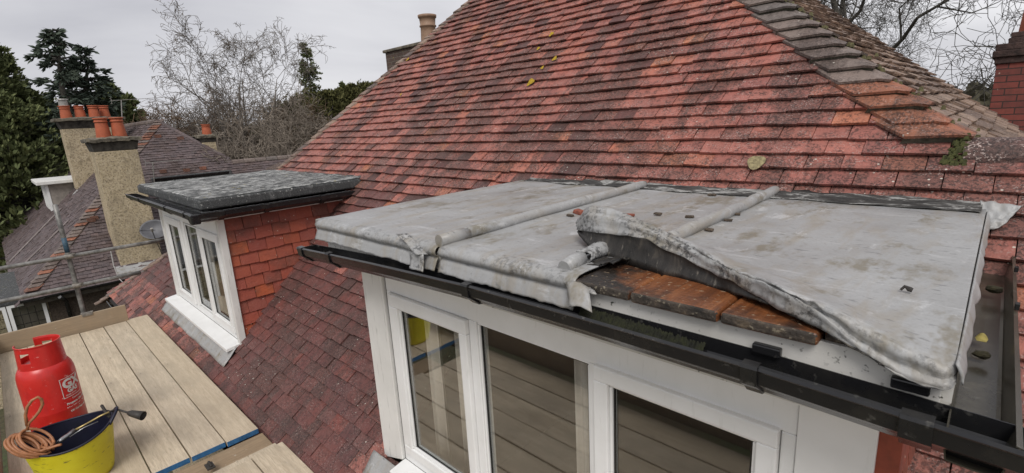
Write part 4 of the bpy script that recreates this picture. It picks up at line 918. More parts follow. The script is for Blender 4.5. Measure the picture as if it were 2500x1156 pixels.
# ------------------------------------------------------------------ bucket, hose, torch
kx, ky = -4.285, .008
bk = thing('bucket', (kx, ky, PZ+.004), 'yellow rubber builder bucket, navy inside, standing in front of the red gas cylinder', 'bucket')
def rimz(a): return .335+.022*math.cos(2*(a-R(80)))
def bshell(mb, r0, r1, inner):
    n = 64; hs_ = 12; vs = []
    for j in range(hs_+1):
        t = j/hs_
        for i in range(n):
            a = 2*math.pi*i/n; r_ = lerp(r0, r1, t**.85)*(1+.015*math.sin(2*a+1)); vs.append((kx+r_*math.cos(a), ky+r_*math.sin(a), PZ+.006+(.006 if inner else 0)+rimz(a)*t*(1 if not inner else .999)))
    fs = [(j*n+i, j*n+(i+1) % n, (j+1)*n+(i+1) % n, (j+1)*n+i) for j in range(hs_) for i in range(n)]
    fs.append(tuple(range(n-1, -1, -1)))
    if inner: fs = [tuple(reversed(f)) for f in fs]
    mb.add(vs, fs)
m = MB(); bshell(m, .185, .243, False); obj('shell', m, m_yel, bk, smooth=True)
m = MB(); bshell(m, .179, .237, True); obj('lining', m, m_navy, bk, smooth=True)
m = MB(); pth = [(kx+.241*(1+.015*math.sin(2*a+1))*math.cos(a), ky+.241*(1+.015*math.sin(2*a+1))*math.sin(a), PZ+.006+rimz(a)) for a in [2*math.pi*i/64 for i in range(65)]]; m.tube(pth, .0075, 8, False); obj('rim', m, m_navy, bk, smooth=True)
for a0 in (R(78), R(258)):
    m = MB(); m.tube([(kx+(.243+.03*math.sin(t*math.pi))*math.cos(a0+(t-.5)*.75), ky+(.243+.03*math.sin(t*math.pi))*math.sin(a0+(t-.5)*.75), PZ+.345+.062*math.sin(t*math.pi)) for t in [i/16 for i in range(17)]], .010, 8); obj('handle', m, m_navy, bk, smooth=True)
# hose: bundle of loops over the left rim and one loop standing up
hz = PZ+.35; hc_ = onz(78, 1092, hz+.03)
P = []; rg = random.Random(5)
for i in range(150):
    t = i/150*7; a = t*2*math.pi; ly = int(t)
    rx = .105+.012*math.sin(ly*2.1); ry = .062+.010*math.cos(ly*1.7)
    u = rx*math.cos(a); v = ry*math.sin(a)
    P.append(Vector((hc_.x+u*.40-v*.72+.010*math.sin(ly*3), hc_.y+u*.55+v*.55-.012*ly+.03, hz+.035+u*-.62+v*.20+.010*math.cos(ly*2.6)+.02)))
m = MB(); m.tube(P, .0085, 8)
l0 = onz(*((58, 1030)), hz+.06); lo = [onx(px, py, hc_.x-.02) for px, py in ((66, 1040), (62, 1015), (66, 995), (78, 978), (92, 970), (101, 975), (104, 988), (96, 1005), (84, 1020), (70, 1034), (66, 1050))]
m.tube([Vector(p) for p in lo], .0085, 8)
wr = [onz(px, py, hz+.015) for px, py in ((60, 1098), (80, 1106), (105, 1100), (126, 1090), (132, 1080), (122, 1072), (108, 1078), (100, 1092), (118, 1096), (140, 1088), (150, 1086))]
m.tube(wr, .0085, 8)
tag(obj('gas_hose', m, m_hose, smooth=True), 'coiled orange gas hose bundled over the left rim of the yellow bucket', 'hose')
th = thing('gas_torch', tuple(onz(200, 1040, PZ+.35)), 'roofing gas torch with brass tube and dark burner resting across the bucket rim', 'torch')
q = lambda px, py, z: onz(px, py, z)
zt0, zt1 = PZ+.33, PZ+.40
a0, a1, a2, a3, a4 = q(140, 1082, zt0), q(182, 1052, PZ+.345), q(246, 1016, PZ+.37), q(283, 999, zt1), q(312, 1008, zt1-.005); a5 = q(350, 1016, zt1-.03)
m = MB(); m.tube([a0, a0.lerp(a1, .3), a0.lerp(a1, .6), a1], [.010, .016, .014, .017], 10); obj('handle', m, m_steel, th, smooth=True)
m = MB(); m.tube([a1, a1.lerp(a2, .5), a2, a2.lerp(a3, .6)], [.010, .007, .009, .006], 8); obj('neck_tube', m, m_brass, th, smooth=True)
m = MB(); m.tube([a2.lerp(a3, .6), a3, a3.lerp(a4, .5), a4], [.006, .006, .006, .006], 8); m.tube([a4, a4.lerp(a5, .2), a4.lerp(a5, .55), a5], [.010, .020, .024, .030], 14, False); obj('burner', m, m_iron, th, smooth=True, solid=.002)
m = MB(); e0, e1 = q(170, 1068, PZ+.335), q(240, 1030, PZ+.365); m.tube([e0, e0.lerp(e1, .5)+Vector((0, 0, .012)), e1], .0035, 6); obj('trigger_rod', m, m_steel, th, smooth=True)
m = MB(); b0, b1 = q(248, 990, PZ+.40), q(262, 1012, PZ+.36); m.tube([b0, b1], .010, 4); m.tube([b1, q(270, 1018, PZ+.34)], .014, 8); obj('stand', m, m_iron, th)

# ------------------------------------------------------------------ the neighbouring house
CN = 20.0                          # its near slope faces us: x + z = -CN
nb = thing('neighbour_house', (-20, 3, -6.2), 'neighbouring house with grey brown tiled hipped roof and pebbledash chimneys', 'house')
nS1 = Vector((S2, 0, S2)); VS1 = Vector((-S2, 0, S2)); apex = Vector((-20.52, 4.215, .518)); ec = Vector((-16.35, 0, -3.65))
hb0 = Vector((-16.50, .02, -3.50))
def s1_clips(u, v):
    # u = y, v up-slope from the eave
    vt = (apex-ec).dot(VS1); cl = []
    k1 = (apex.y-hb0.y)/((apex-hb0).dot(VS1)); v0 = (hb0-ec).dot(VS1)
    cl.append((-1, k1, -(hb0.y-k1*v0)))
    fh = Vector((-19.125, 5.77, -.875)); k2 = (apex.y-fh.y)/((apex-fh).dot(VS1)); v1 = (fh-ec).dot(VS1)
    if v > v1: cl.append((1, -k2, fh.y-k2*v1))
    cl.append((0, 1, vt if u < 5.9 else (Vector((-19.03, 6, -.97))-ec).dot(VS1)))
    return cl
mb = tile_field(MB(), ec, (0, 1, 0), VS1, -.4, 9.2, 0, 6.1, gauge=.105, width=.168, clips=s1_clips, seed=41, jit=1.6, lift=.03)
obj('near_roof', mb, m_grey, nb)
n2 = Vector((0, -.958, 1)).normalized(); V2 = Vector((0, 1, .958)).normalized(); O2 = Vector((-16.5, .02, -3.50))
vtop2 = (apex-O2).dot(V2)
def s2_clips(u, v):
    k = (apex.x-O2.x)/vtop2; return [(1, -k, 0), (0, 1, vtop2), (-1, -.36, 14.4)]
mb = tile_field(MB(), O2, (1, 0, 0), V2, -14.6, .2, -.35, vtop2, gauge=.105, width=.168, clips=s2_clips, seed=43, jit=1.6, lift=.03)
obj('front_roof', mb, m_grey, nb)
m = MB(); f = lambda P, n: [tuple(Vector(p)-Vector(n)*.02) for p in P]
fh = Vector((-19.125, 5.77, -.875))
m.add(f([(-16.35, -.1, -3.65), (-16.35, 9.2, -3.65), (-19.0, 9.2, -1.0), fh, apex, hb0], nS1), [(0, 1, 2, 3, 4, 5)])
m.add(f([hb0, apex, (-31, 4.215, .518), (-31, .02, -3.5)], n2), [(0, 1, 2, 3)])
m.add(f([(-31, 4.2, .5), (-20.5, 4.2, .5), (-19, 9.2, -4), (-31, 9.2, -4)], (0, .7, .7)), [(0, 1, 2, 3)])
obj('roof_felt', m, m_under, nb)
def ridgecap(P0, P1, n, mat, name, r=.12):
    m = MB(); P0, P1 = Vector(P0), Vector(P1)
    for i in range(n):
        a, b = P0.lerp(P1, i/n), P0.lerp(P1, (i+.97)/n); m.tube([a, b], [r, r*.93], 10)
    return obj(name, m, mat, nb)
ridgecap((-29.5, 4.215, .49), apex-Vector((0, 0, .03)), 20, m_bonnetgrey, 'ridge_tiles'); ridgecap((-19.04, 5.8, -1.0), (-19.03, 9.2, -1.0), 9, m_bonnetgrey, 'ridge_tiles')
# hip bonnets, a few of them replaced in orange
bonnets(hb0, apex, nS1, n2, Vector((0, 1, 0)), Vector((-1, 0, 0)), 52, 'hip_tiles', [m_bonnetgrey, m_orange], lambda i: 1 if (.80 < i/52 < .95 and i % 4 != 3) or (i/52 < .45 and i % 4 == 0) else 0, wid=.20, lift=.06, mort=False, parent=nb)
ridgecap(apex, fh, 12, m_grey, 'far_hip_tiles', .07)
m = MB()
for px, py in ((398, 421), (455, 418), (495, 413), (385, 335), (230, 535), (222, 540), (440, 340)):
    c = onpl(px, py, (1, 0, 1), -CN)+nS1*.04; m.box(c.x-.05, c.x+.05, c.y-.09, c.y+.09, c.z-.05, c.z+.05)
obj('odd_tiles', m, m_orange, nb)
# walls, windows under the eaves
m = MB(); m.box(-30.5, -16.72, .30, 9.0, -6.2, -3.62); obj('wall', m, m_peb, nb)
m = MB(); m.box(-16.715, -16.66, .32, 2.6, -6.2, -3.75); obj('wall_panel', m, simple('dark brown pebbledash', (.10, .075, .055), .95, .5, 30, .02), nb)
m = MB(); m.box(-16.5, -16.46, -.1, 9.0, -3.80, -3.62); obj('fascia', m, m_timber, nb)
def lipN(y): return Vector((-16.36, y, -3.60))
gutter_run([(-16.30, -.15+i*.25, -3.60) for i in range(38)], .1, (1, 0, 0), parent=nb, name='gutter')
m = MB(); m.tube([(-16.30, .55, -3.70), (-16.42, .62, -3.80), (-16.58, .66, -3.92), (-16.6, .66, -6.0)], .04, 10); obj('downpipe', m, m_gut, nb, smooth=True)
def leaded(px0, px1, y0, y1, z0, z1, parent):
    m = MB(); X = -16.62; m.box(X-.05, X, y0, y1, z1-.07, z1); m.box(X-.05, X, y0, y1, z0, z0+.07); m.box(X-.05, X, y0, y0+.07, z0+.0705, z1-.0705); m.box(X-.05, X, y1-.07, y1, z0+.0705, z1-.0705)
    o = obj('window', m, m_white, parent)
    p = MB(); p.box(X-.03, X-.024, y0+.06, y1-.06, z0+.06, z1-.06); obj('pane', p, m_glass, o)
    l_ = MB(); n = 3
    for i in range(1, n+1): yy = lerp(y0+.07, y1-.07, i/(n+1)); l_.box(X-.022, X-.014, yy-.006, yy+.006, z0+.07, z1-.07)
    for i in range(1, 5): zz_ = lerp(z0+.07, z1-.07, i/5); l_.box(X-.0135, X-.008, y0+.07, y1-.07, zz_-.006, zz_+.006)
    obj('lead_bars', l_, m_gut, o)
leaded(0, 0, -1.35, -.42, -5.0, -3.72, nb); leaded(0, 0, -.40, .28, -5.0, -3.72, nb)
m = MB(); m.box(-17.2, -16.72, -1.5, .299, -6.2, -3.72); obj('bay', m, m_room, nb)
# flat felt roof and small window of the bay, left of the hip
m = MB(); m.box(-20.5, -16.60, -3.2, -.05, -3.72, -3.60); obj('bay_roof', m, m_felt, nb, bevel=.03)
m = MB(); m.box(-20.4, -16.7, -3.1, -.4, -6.2, -3.725); obj('bay_wall', m, m_peb, nb)
# lead valley strips on the front slope
for (ax, ay, bx_, by_, w_) in ((28, 640, 152, 512, .10), (60, 650, 172, 540, .06)):
    m = MB(); a = onpl(ax, ay, n2, n2.dot(O2))+n2*.055; b = onpl(bx_, by_, n2, n2.dot(O2))+n2*.055; s = (b-a).normalized().cross(n2)*w_
    m.hexa([a-s-n2*.02, a+s-n2*.02, b+s-n2*.02, b-s-n2*.02, a-s, a+s, b+s, b-s]); obj('lead_valley', m, simple('dull lead valley', (.27, .225, .21), .7, .3, 8), nb)
# near chimney
def stack(x0, x1, y0, y1, zb, zt, parent, label, cap=.10, corb=.28, taper=0):
    m = MB(); c0 = zt-corb
    m.hexa([(x0, y0-taper, zb), (x1, y0-taper, zb), (x1, y1+taper, zb), (x0, y1+taper, zb), (x0, y0, c0), (x1, y0, c0), (x1, y1, c0), (x0, y1, c0)])
    o = obj('chimney_stack', m, m_peb, parent, bevel=.02); tag(o, label)
    m = MB(); e = cap
    m.hexa([(x0-.002, y0-.002, c0+.001), (x1+.002, y0-.002, c0+.001), (x1+.002, y1+.002, c0+.001), (x0-.002, y1+.002, c0+.001), (x0-e*.5, y0-e*.5, zt-.10), (x1+e*.5, y0-e*.5, zt-.10), (x1+e*.5, y1+e*.5, zt-.10), (x0-e*.5, y1+e*.5, zt-.10)])
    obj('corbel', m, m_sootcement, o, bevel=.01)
    m = MB(); m.grid(lambda a, b: (lerp(x0-e*1.2, x1+e*1.2, a), lerp(y0-e*1.2, y1+e*1.2, b), zt-.06+.05*math.sin(a*math.pi)*math.sin(b*math.pi)+.03*noise.noise((a*9, b*12, x0))), 14, 24); obj('cap', m, m_cement, o, solid=.08)
    return o
st = stack(-17.55, -16.66, 1.93, 2.84, -3.6, .06, nb, 'near pebbledash chimney stack carrying two terracotta pots', .10, .34, .03)
for y in (2.24, 2.575): m = MB(); pot(m, (-17.0, y, .05), .165, .52); obj('chimney_pot', m, m_pot, st, smooth=True)
st = stack(-23.7, -22.885, 1.95, 3.55, -2.6, .80, nb, 'far pebbledash chimney stack carrying four terracotta pots', .14, .36)
for y, x in ((2.17, -23.2), (2.56, -23.3), (2.93, -23.2), (3.26, -23.45)): m = MB(); pot(m, (x, y, .74), .165, .47); obj('chimney_pot', m, m_pot, st, smooth=True)
c = onx(165, 255, -23.2); m = MB(); m.tube([(c.x, 2.17, 1.18), (c.x, 2.17, 1.40)], [.13, .12], 14); m.tube([(c.x, 2.17, 1.40), (c.x, 2.17, 1.44)], [.16, .15], 14); obj('cowl', m, m_alu, st)
sc0 = onx(500, 385, -19.6); sc1 = onx(533, 378, -19.6); zt = onx(500, 330, -19.6).z
st = stack(-20.2, -19.6, sc0.y, sc1.y, -2.2, zt, nb, 'small pebbledash chimney with one pot on the far hip', .07, .25)
m = MB(); c = onx(506, 330, -19.85); pot(m, (-19.85, c.y+.0, c.z), .15, .36); obj('chimney_pot', m, m_pot, st, smooth=True)
m = MB(); a, b = Vector((-22.88, 1.86, -1.87)), Vector((-22.88, 2.9, -.93)); m.hexa([a+Vector((0, -.12, 0)), a+Vector((.12, -.12, 0)), b+Vector((.12, -.05, .04)), b+Vector((0, -.05, .04)), a+Vector((0, -.05, .14)), a+Vector((.12, -.05, .10)), b+Vector((.12, 0, .14)), b+Vector((0, 0, .18))]); obj('flashing', m, m_lead, nb)
m = MB(); m.hexa([(-16.655, 1.78, -3.42), (-16.45, 1.78, -3.52), (-16.45, 2.95, -3.54), (-16.655, 2.95, -3.43), (-16.655, 1.78, -3.30), (-16.45, 1.78, -3.47), (-16.45, 2.95, -3.50), (-16.655, 2.95, -3.31)]); obj('flashing', m, m_lead, nb)
# its small dormer on the front slope
m = MB(); X = -23.8; m.prism([(X, 1.28, -2.42), (X, 1.28, -1.40), (X, 2.45, -1.40)], (-2.2, 0, 0)); d3 = obj('dormer', m, simple('pale grey cheek render', (.36, .32, .28), .9, .3, 5), nb); tag(d3, 'small white dormer on the front slope')
m = MB(); m.box(-26.2, -23.6, .98, 2.5, -1.395, -1.27); obj('flat_roof', m, m_bwhite, d3, bevel=.02)
m = MB(); m.box(-26.0, -23.78, 1.20, 1.275, -2.42, -2.32); m.box(-26.0, -23.78, 1.20, 1.275, -1.50, -1.40)
for x in (-26.0, -25.4, -24.8, -24.3, -23.86): m.box(x, x+.08, 1.20, 1.275, -2.3195, -1.5005)
obj('window', m, m_white, d3)
m = MB(); m.box(-25.95, -23.85, 1.235, 1.242, -2.36, -1.46); obj('pane', m, m_glass, d3)
# dark flat roof edge on the near slope, behind our far dormer
m = MB(); m.box(-19.6, -18.55, 3.35, 5.6, -1.45, -1.20); fd = obj('flat_dormer', m, m_felt, nb, bevel=.02)
gutter_run([(-18.45, 3.40+i*.1, -1.22) for i in range(22)], .1, (1, 0, 0), parent=fd, name='gutter')
m = MB(); m.box(-18.9, -18.6, 3.45, 5.5, -2.4, -1.455); obj('cheek', m, m_timber, fd)

# satellite dish and aerials
p = onx(376, 560, -16.45); ds = thing('satellite_dish', tuple(p), 'dark grey satellite dish on the near pebbledash chimney stack', 'satellite dish')
m = MB(); nd = Vector((.80, -.25, .55)).normalized(); u = nd.cross(Vector((0, 0, 1))).normalized(); v = u.cross(nd)
m.grid(lambda a, b: tuple(p+(u*math.cos(2*math.pi*a)*.33+v*math.sin(2*math.pi*a)*.29)*b-nd*(.09*(1-b*b))), 32, 8); obj('reflector', m, m_dish, ds, smooth=True, solid=.006)
m = MB(); m.tube([p-v*.28, p+nd*.30-v*.18], .012, 8); obj('arm', m, m_dish, ds); m = MB(); m.tube([p+nd*.28-v*.18, p+nd*.36-v*.14], .035, 10); obj('receiver', m, m_alu, ds)
m = MB(); m.tube([p-nd*.10, p-nd*.10+Vector((-.12, 0, -.03))], .02, 8); obj('bracket', m, m_dish, ds)
m = MB(); k0 = p-v*.30; m.tube([k0, k0+Vector((.02, .06, -.35)), k0+Vector((.03, .10, -.75)), k0+Vector((.06, -.25, -1.05)), k0+Vector((.1, -.6, -1.15))], .009, 5); tag(obj('cable', m, m_gut), 'black cable hanging from the satellite dish down the chimney', 'cable')
def aerial(px, py0, py1, X, label, ln, els, tilt):
    a = onx(px, py0, X); b = onx(px-4, py1, X); t = thing('tv_aerial', tuple(a), label, 'aerial', 'tv aerials')
    m = MB(); m.tube([a, b], .016, 8); obj('mast', m, m_alu, t)
    m = MB(); e = b+Vector((0, ln, tilt)); s = b+Vector((0, -ln*.25, -tilt*.25)); m.tube([s, e], .009, 6)
    for k in range(els): c = s.lerp(e, (k+.5)/els); m.tube([c+Vector((-.10, 0, .0)), c+Vector((.10, 0, 0))], .006, 5); 
    for dz in (-.09, .09): m.tube([s+Vector((0, .05, 0)), s+Vector((-.02, .02, dz))], .007, 5); m.tube([s+Vector((-.16, .02, dz)), s+Vector((.16, .02, dz))], .007, 5)
    obj('antenna', m, m_alu, t)
aerial(377, 448, 397, -18.4, 'tv aerial with comb of rods standing behind the far dormer roof', .85, 12, .0)
aerial(300, 330, 245, -22.3, 'thin tv aerial against the sky above the terracotta pots', 1.25, 16, .08)
m = MB(); a = onx(228, 648, -15.5); b0 = onx(270, 612, -16.3); 
m.tube([onx(270, 612, -16.25), onx(278, 650, -16.25), onx(290, 680, -16.2), onx(300, 690, -16.1), onx(335, 682, -16.1)], .011, 5); tag(obj('cable', m, simple('white cable', (.6, .58, .55), .6)), 'white cable drooping at the foot of the near pebbledash chimney', 'cable')
# white house gable far behind
far = thing('white_house', tuple(atd(483, 345, 46))[:2]+(-6.2,), 'small glimpse of a white house behind the bare shrubs', 'house')
c = Vector(far.location); zt = atd(483, 325, 46).z
m = MB(); m.box(c.x-3, c.x+3, c.y-1.6, c.y+1.2, -6.2, zt-.6); obj('wall', m, simple('white render', (.75, .73, .70), .8), far)
m = MB(); m.prism([(c.x-3.2, c.y-1.9, zt-.6), (c.x-3.2, c.y+1.5, zt-.6), (c.x-3.2, c.y-.2, zt+.5)], (6.4, 0, 0)); obj('roof', m, m_grey, far)

# ------------------------------------------------------------------ trees
def grow(mb, p, d, L, r, lv, cfg, rg, tips=None):
    n = cfg['seg'][lv]; P = [p.copy()]; rr = [r]; q = p.copy(); dd = d.normalized(); wob = cfg['wob'][lv]; rise = cfg['rise'][lv]
    for i in range(n):
        dd = (dd+Vector((rg.gauss(0, wob), rg.gauss(0, wob), rg.gauss(0, wob)+rise))).normalized(); q = q+dd*(L/n); P.append(q.copy()); rr.append(max(cfg['rmin'], r*(1-(i+1)/n*cfg['tap'][lv])))
    mb.tube(P, rr, cfg['sides'][lv], False)
    if lv+1 < len(cfg['seg']):
        k = cfg['kids'][lv]
        for j in range(k):
            t = rg.uniform(cfg['start'][lv], 1) if j < k-1 else 1.0; f = t*n; i = min(int(f), n-1); c = P[i].lerp(P[i+1], f-i)
            ax = (P[i+1]-P[i]).normalized(); o = ax.orthogonal().normalized(); o.rotate(Matrix.Rotation(rg.uniform(0, 2*math.pi), 3, ax)); an = R(rg.uniform(*cfg['ang'][lv]))
            nd_ = ax*math.cos(an)+o*math.sin(an); grow(mb, c, nd_, L*rg.uniform(*cfg['len'][lv])*(1.1-.35*t), max(cfg['rmin'], lerp(rr[i], rr[i+1], f-i)*cfg['rk'][lv]), lv+1, cfg, rg, tips)
    elif tips is not None: tips.append((P[-1], dd))
def bare_tree(name, base, h, r, label, group, mat, cfg, seed, d=Vector((0, 0, 1)), stems=1, spread=0):
    rg = random.Random(seed); t = thing(name, tuple(base), label, 'tree', group)
    tr = MB(); br = MB()
    c1 = dict(cfg); 
    for s in range(stems):
        n = 8; P = []; dd = (d+Vector((rg.gauss(0, spread), rg.gauss(0, spread), 0))).normalized(); q = Vector(base); rr = []
        for i in range(n+1):
            P.append(q.copy()); rr.append(max(.012, r*(1-.95*i/n))); dd = (dd+Vector((rg.gauss(0, cfg['tw']), rg.gauss(0, cfg['tw']), .05))).normalized(); q = q+dd*h/n
        tr.tube(P, rr, 8)
        K = cfg['n0']
        for j in range(K):
            f = rg.uniform(cfg['s0'], 1)*n if j else n-.01; i = min(int(f), n-1); c = P[i].lerp(P[i+1], f-i); ax = (P[i+1]-P[i]).normalized(); o = ax.orthogonal().normalized(); o.rotate(Matrix.Rotation(rg.uniform(0, 2*math.pi), 3, ax)); an = R(rg.uniform(*cfg['a0']))
            grow(br, c, ax*math.cos(an)+o*math.sin(an), h*rg.uniform(*cfg['l0'])*(1.15-.6*f/n), max(.012, lerp(rr[i], rr[i+1], f-i)*.55), 0, cfg, rg)
    obj('trunk', tr, mat, t, smooth=True); obj('crown', br, mat, t); return t
BIRCH = dict(seg=[5, 4, 3, 3], wob=[.14, .20, .26, .3], rise=[.10, .05, -.06, -.10], tap=[.8, .8, .8, .8], sides=[5, 4, 3, 3], kids=[6, 5, 4], start=[.25, .2, .15], ang=[(22, 50), (25, 55), (25, 65)], len=[(.45, .7), (.45, .75), (.4, .75)], rk=[.6, .6, .6], rmin=.0072, n0=9, s0=.30, a0=(18, 48), l0=(.30, .48), tw=.07)
OAK = dict(seg=[6, 5, 4, 3, 2], wob=[.24, .3, .34, .36, .4], rise=[.04, .04, .03, .02, .0], tap=[.75, .75, .75, .75, .7], sides=[6, 4, 3, 3, 3], kids=[6, 6, 5, 3], start=[.18, .15, .15, .2], ang=[(28, 62), (30, 65), (30, 70), (30, 70)], len=[(.45, .75), (.45, .75), (.45, .75), (.5, .8)], rk=[.62, .6, .6, .62], rmin=.0062, n0=13, s0=.30, a0=(35, 80), l0=(.28, .46), tw=.12)
BRUSH = dict(seg=[5, 4, 3], wob=[.2, .3, .35], rise=[.06, .02, -.03], tap=[.8, .8, .8], sides=[4, 3, 3], kids=[7, 6], start=[.15, .1], ang=[(20, 55), (25, 65)], len=[(.4, .7), (.4, .8)], rk=[.6, .6], rmin=.010, n0=9, s0=.15, a0=(15, 50), l0=(.35, .6), tw=.1)
def base_at(px, dist, py=330): p = atd(px, py, dist); return Vector((p.x, p.y, -6.2))
def top_z(px, py, dist): return atd(px, py, dist).z
GT = 'bare trees beyond the roofs'
b = base_at(600, 27); bare_tree('birch_tree', b, (top_z(620, 75, 27)+6.2)*.82, .22, 'tall bare pale twigged tree rising behind the small chimney', GT, simple('pale grey twig bark', (.22, .19, .16), .95, .4, 20, .004), BIRCH, 11, Vector((.02, .02, 1)), 4, .17)
b = base_at(2350, 21, 250); bare_tree('oak_tree', b, 13.5, .26, 'gnarled bare oak behind the right hand chimney stack', GT, m_bark2, OAK, 5, Vector((.03, 0, 1)), 1, 0)
b = base_at(2215, 24, 200); bare_tree('oak_tree', b, 15.0, .27, 'second bare oak behind the top of the right hip', GT, m_bark2, OAK, 14, Vector((-.02, 0, 1)), 1, 0)
b = base_at(2060, 31, 200); bare_tree('oak_tree', b, 16.5, .26, 'farthest bare oak, left of the two others above the right hip', GT, m_bark2, OAK, 23, Vector((.02, 0, 1)), 1, 0)
GBs = 'bare shrubs beyond the neighbouring roof'
for i, (px, py, dist, st_, mt, lb) in enumerate(((470, 300, 30, 6, m_brush, 'brown bare shrub right of the grey hipped roof'), (560, 250, 31, 7, m_brush, 'brown twiggy thicket at the foot of the tall bare tree'), (640, 270, 25, 6, m_birch, 'pale arching bare shrub in front of the olive hedge'), (700, 290, 27, 6, m_brush, 'brown bare shrub against the left edge of the tiled roof'), (590, 320, 23, 6, m_birch, 'pale drooping bare shrub beside the small chimney'), (430, 290, 36, 6, m_brush, 'distant brown shrub above the ridge of the grey roof'))):
    b = base_at(px, dist); bare_tree('bare_shrub', b, max(2.5, top_z(px, py, dist)+6.2-1.0), .07, lb, GBs, mt, BRUSH, 60+i, Vector((0, 0, 1)), st_, .28)

def sprays(mb, p, d, size, rg, n=5, droop=.0, wid=.22):
    d = d.normalized(); o = d.orthogonal().normalized()
    vs = []; fs = []
    for k in range(n):
        q = Matrix.Rotation(rg.uniform(0, 6.28), 3, d) @ o; a = (d+q*rg.uniform(.2, .9)+Vector((0, 0, -droop))).normalized(); L = size*rg.uniform(.6, 1.2); s = a.cross(Vector((rg.gauss(0, 1), rg.gauss(0, 1), rg.gauss(0, 1)))).normalized()*L*wid
        st_ = p+q*size*.15; i = len(vs); vs += [st_-s*.5, st_+s*.5, st_+a*L*.55+s, st_+a*L, st_+a*L*.5-s]; fs.append((i, i+1, i+2, i+3, i+4))
    mb.add(vs, fs)
def conifer(name, px, pyt, dist, rad, label, group, mat, seed, n=1500, size=.42, h0=-6.2, pw=.75, up=.5, gap=.35, cat='tree', top=None):
    rg = random.Random(seed); b = base_at(px, dist); H = top_z(px, pyt, dist)-b.z; t = thing(name, tuple(b), label, cat, group)
    m = MB(); m.tube([b+Vector((.05*math.sin(i), 0, H*.97*i/8)) for i in range(9)], [max(.02, .24*(1-i/8.3)) for i in range(9)], 7)
    f = MB(); lims = []
    for k in range(int(n/14)):
        tt = rg.random()**.8; z = H*(.12+.88*tt); R0 = rad*(1-tt)**pw*(1+.25*noise.noise((tt*7, seed, k*.01)))+.12; a = rg.uniform(0, 6.283); dr = Vector((math.cos(a), math.sin(a), 0))
        e = b+Vector((0, 0, z+up*R0*.55))+dr*R0*rg.uniform(.75, 1.12); s = b+Vector((0, 0, z)); m.tube([s, s.lerp(e, .55)+Vector((0, 0, -.06*R0)), e], [.035*(1-tt)+.012, .02*(1-tt)+.009, .006], 4, False)
        for j in range(14):
            q = rg.uniform(gap, 1.03); c = s.lerp(e, q)+Vector((rg.gauss(0, .10*R0*q+.05), rg.gauss(0, .10*R0*q+.05), rg.gauss(0, .09*R0+.03))); sprays(f, c, (e-s).normalized()*.6+Vector((0, 0, up)), size*rg.uniform(.7, 1.25)*(.55+.45*(1-tt)), rg, 5, .1)
    obj('trunk', m, m_bark2, t); obj('crown', f, mat, t); return t
GC = 'dark conifers left of the neighbouring house'
for i, a in enumerate(((-14, 58, 32, 2.7, 'tallest dark conifer at the left edge of the picture', 1900), (28, 92, 33, 2.5, 'feathery conifer beside the tallest one at the left edge', 1500), (56, 120, 34, 2.6, 'conifer with a blunt spire left of the leaning cedar', 1500), (98, 228, 35, 3.2, 'broad bushy conifer in front of the leaning cedar trunk', 3400), (10, 235, 30, 3.4, 'low dense conifer in the left foreground of the trees', 3800), (128, 320, 34, 2.6, 'dark bushy conifer behind the far pebbledash chimney', 3200), (50, 380, 33, 3.2, 'lowest evergreen behind the small white dormer', 3400))):
    conifer('conifer_tree', a[0], a[1], a[2], a[3], a[4], GC, m_ley, 100+i, int(a[5]*1.5), .30, pw=.62 if i > 2 else .95, up=.45, gap=.3 if i > 2 else .2)
conifer('conifer_tree', 775, 103, 34, 2.0, 'slim spire shaped conifer above the olive hedge', 'slim conifers', m_ley, 131, 3000, .20, pw=1.0, up=.2, gap=.3)
conifer('conifer_tree', 856, 208, 36, 1.5, 'small conifer behind the left edge of the tiled roof', 'slim conifers', m_ley, 132, 1300, .40, pw=.7)
conifer('conifer_tree', 284, 205, 33, 2.2, 'conifer behind the thin tv aerial', 'slim conifers', m_ley, 133, 2300, .42, pw=.75)
conifer('conifer_tree', 325, 238, 34, 1.9, 'low conifer right of the thin tv aerial', 'slim conifers', m_ley, 134, 1900, .42, pw=.75)
for i, a in enumerate(((735, 262, 31, 3.0, 'left olive evergreen of the hedge beyond the tiled roof'), (795, 238, 32, 3.0, 'middle olive evergreen of the hedge beyond the tiled roof'), (850, 232, 33, 2.8, 'right olive evergreen of the hedge beyond the tiled roof'), (900, 215, 35, 2.6, 'olive evergreen touching the slope left of the brick stack'))):
    conifer('hedge_tree', a[0], a[1], a[2], a[3], a[4], 'olive evergreens beyond the tiled roof', m_olive, 150+i, 4600, .30, pw=.38, up=.8)
conifer('hedge_tree', 575, 335, 40, 2.2, 'dark ivy clad bush behind the small chimney', 'olive evergreens beyond the tiled roof', m_ivy, 170, 1500, .4, pw=.4)
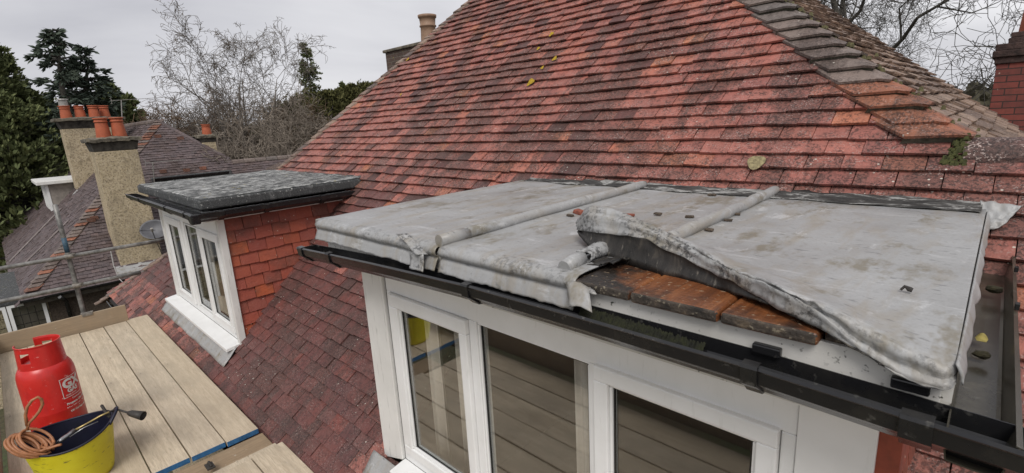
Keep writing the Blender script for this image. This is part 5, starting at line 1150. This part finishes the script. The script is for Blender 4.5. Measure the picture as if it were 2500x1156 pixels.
def cedar(base, top, tiers, label, seed, mat=m_cedar, lean=0):
    rg = random.Random(seed); t = thing('cedar_tree', tuple(base), label, 'tree', 'cedars against the sky'); b, tp = Vector(base), Vector(top)
    m = MB(); n = 10; P = [b.lerp(tp, i/n)+Vector((.08*math.sin(i*1.7), .08*math.cos(i*2.1), 0)) for i in range(n+1)]; m.tube(P, [max(.03, .30*(1-i/(n+.6))) for i in range(n+1)], 8)
    f = MB(); H = (tp-b).length
    for (tt, L, nb_) in tiers:
        for k in range(nb_):
            q = tt+rg.uniform(-.012, .012); s = b.lerp(tp, q); a = rg.uniform(0, 6.283); l_ = L*rg.uniform(.55, 1.1); dr = Vector((math.cos(a), math.sin(a), 0)); rise = rg.uniform(.0, .22)
            pts = [s+dr*l_*u_+Vector((0, 0, l_*rise*math.sin(u_*2.2)-.16*l_*u_*u_)) for u_ in [i/8 for i in range(9)]]; m.tube(pts, [max(.008, .06*(1-i/8.4)) for i in range(9)], 4, False)
            side = Vector((-dr.y, dr.x, 0))
            for j in range(int(6+l_*11)):
                u_ = rg.uniform(.22, 1.0)**.8; i = min(int(u_*8), 7); c = pts[i].lerp(pts[i+1], u_*8-i); w_ = .13*l_*math.sin(min(1, u_*1.15)*math.pi)**.7+.05
                c = c+side*rg.uniform(-w_, w_)+Vector((0, 0, rg.uniform(-.05, .07))); sprays(f, c, dr*.9+side*rg.uniform(-.7, .7)+Vector((0, 0, -.12)), rg.uniform(.16, .34), rg, 4, .15, .16)
    obj('trunk', m, m_bark2, t, smooth=True); obj('crown', f, mat, t); return t
dC = 30
b1 = atd(176, 330, dC); t1 = atd(129, 74, dC); b1 = b1+(b1-t1)*.9; b1.z = max(b1.z, -6.2)
T1 = [(.99, .30, 4), (.965, .5, 4), (.935, .8, 4), (.90, .9, 4), (.865, .95, 4), (.82, .7, 3), (.765, 1.35, 4), (.735, 1.2, 3), (.66, .7, 3), (.61, 1.5, 4), (.575, 1.1, 3), (.52, 1.4, 4), (.47, 1.2, 4)]
cedar(b1, t1, T1, 'tall leaning cedar with tiered branches left of the terracotta pots', 7)
b2 = atd(215, 330, dC+1); t2 = atd(208, 117, dC+1); b2 = b2+(b2-t2)*1.0; b2.z = max(b2.z, -6.2)
T2 = [(.985, .35, 4), (.94, .65, 4), (.905, .8, 5), (.87, .85, 5), (.82, 1.0, 5), (.775, 1.25, 5), (.735, 1.55, 6), (.68, 1.6, 6), (.63, 1.7, 6), (.58, 1.6, 6), (.53, 1.5, 6), (.48, 1.5, 6)]
cedar(b2, t2, T2, 'denser upright cedar behind the terracotta pots', 8)
# far-off wood closing the view
rg = random.Random(77); f = MB()
for i in range(2600):
    a = R(rg.uniform(-100, 35)); dd = rg.uniform(75, 110); h = 6+2.5*noise.noise((a*9, 1, 0))+1.2*noise.noise((a*40, 2, 0)); z = -6.2+h*rg.random()**.6
    sprays(f, Vector((math.sin(a)*dd, math.cos(a)*dd, z)), Vector((rg.gauss(0, .5), rg.gauss(0, .5), 1)), rg.uniform(1.2, 2.4), rg, 5, .1, .3)
o = obj('distant_wood', f, leafm('far winter wood', (.07, .065, .045), (.10, .09, .06), (.13, .12, .08))); o['kind'] = 'stuff'; tag(o, 'far off brown green winter wood along the horizon beyond the gardens', 'wood')
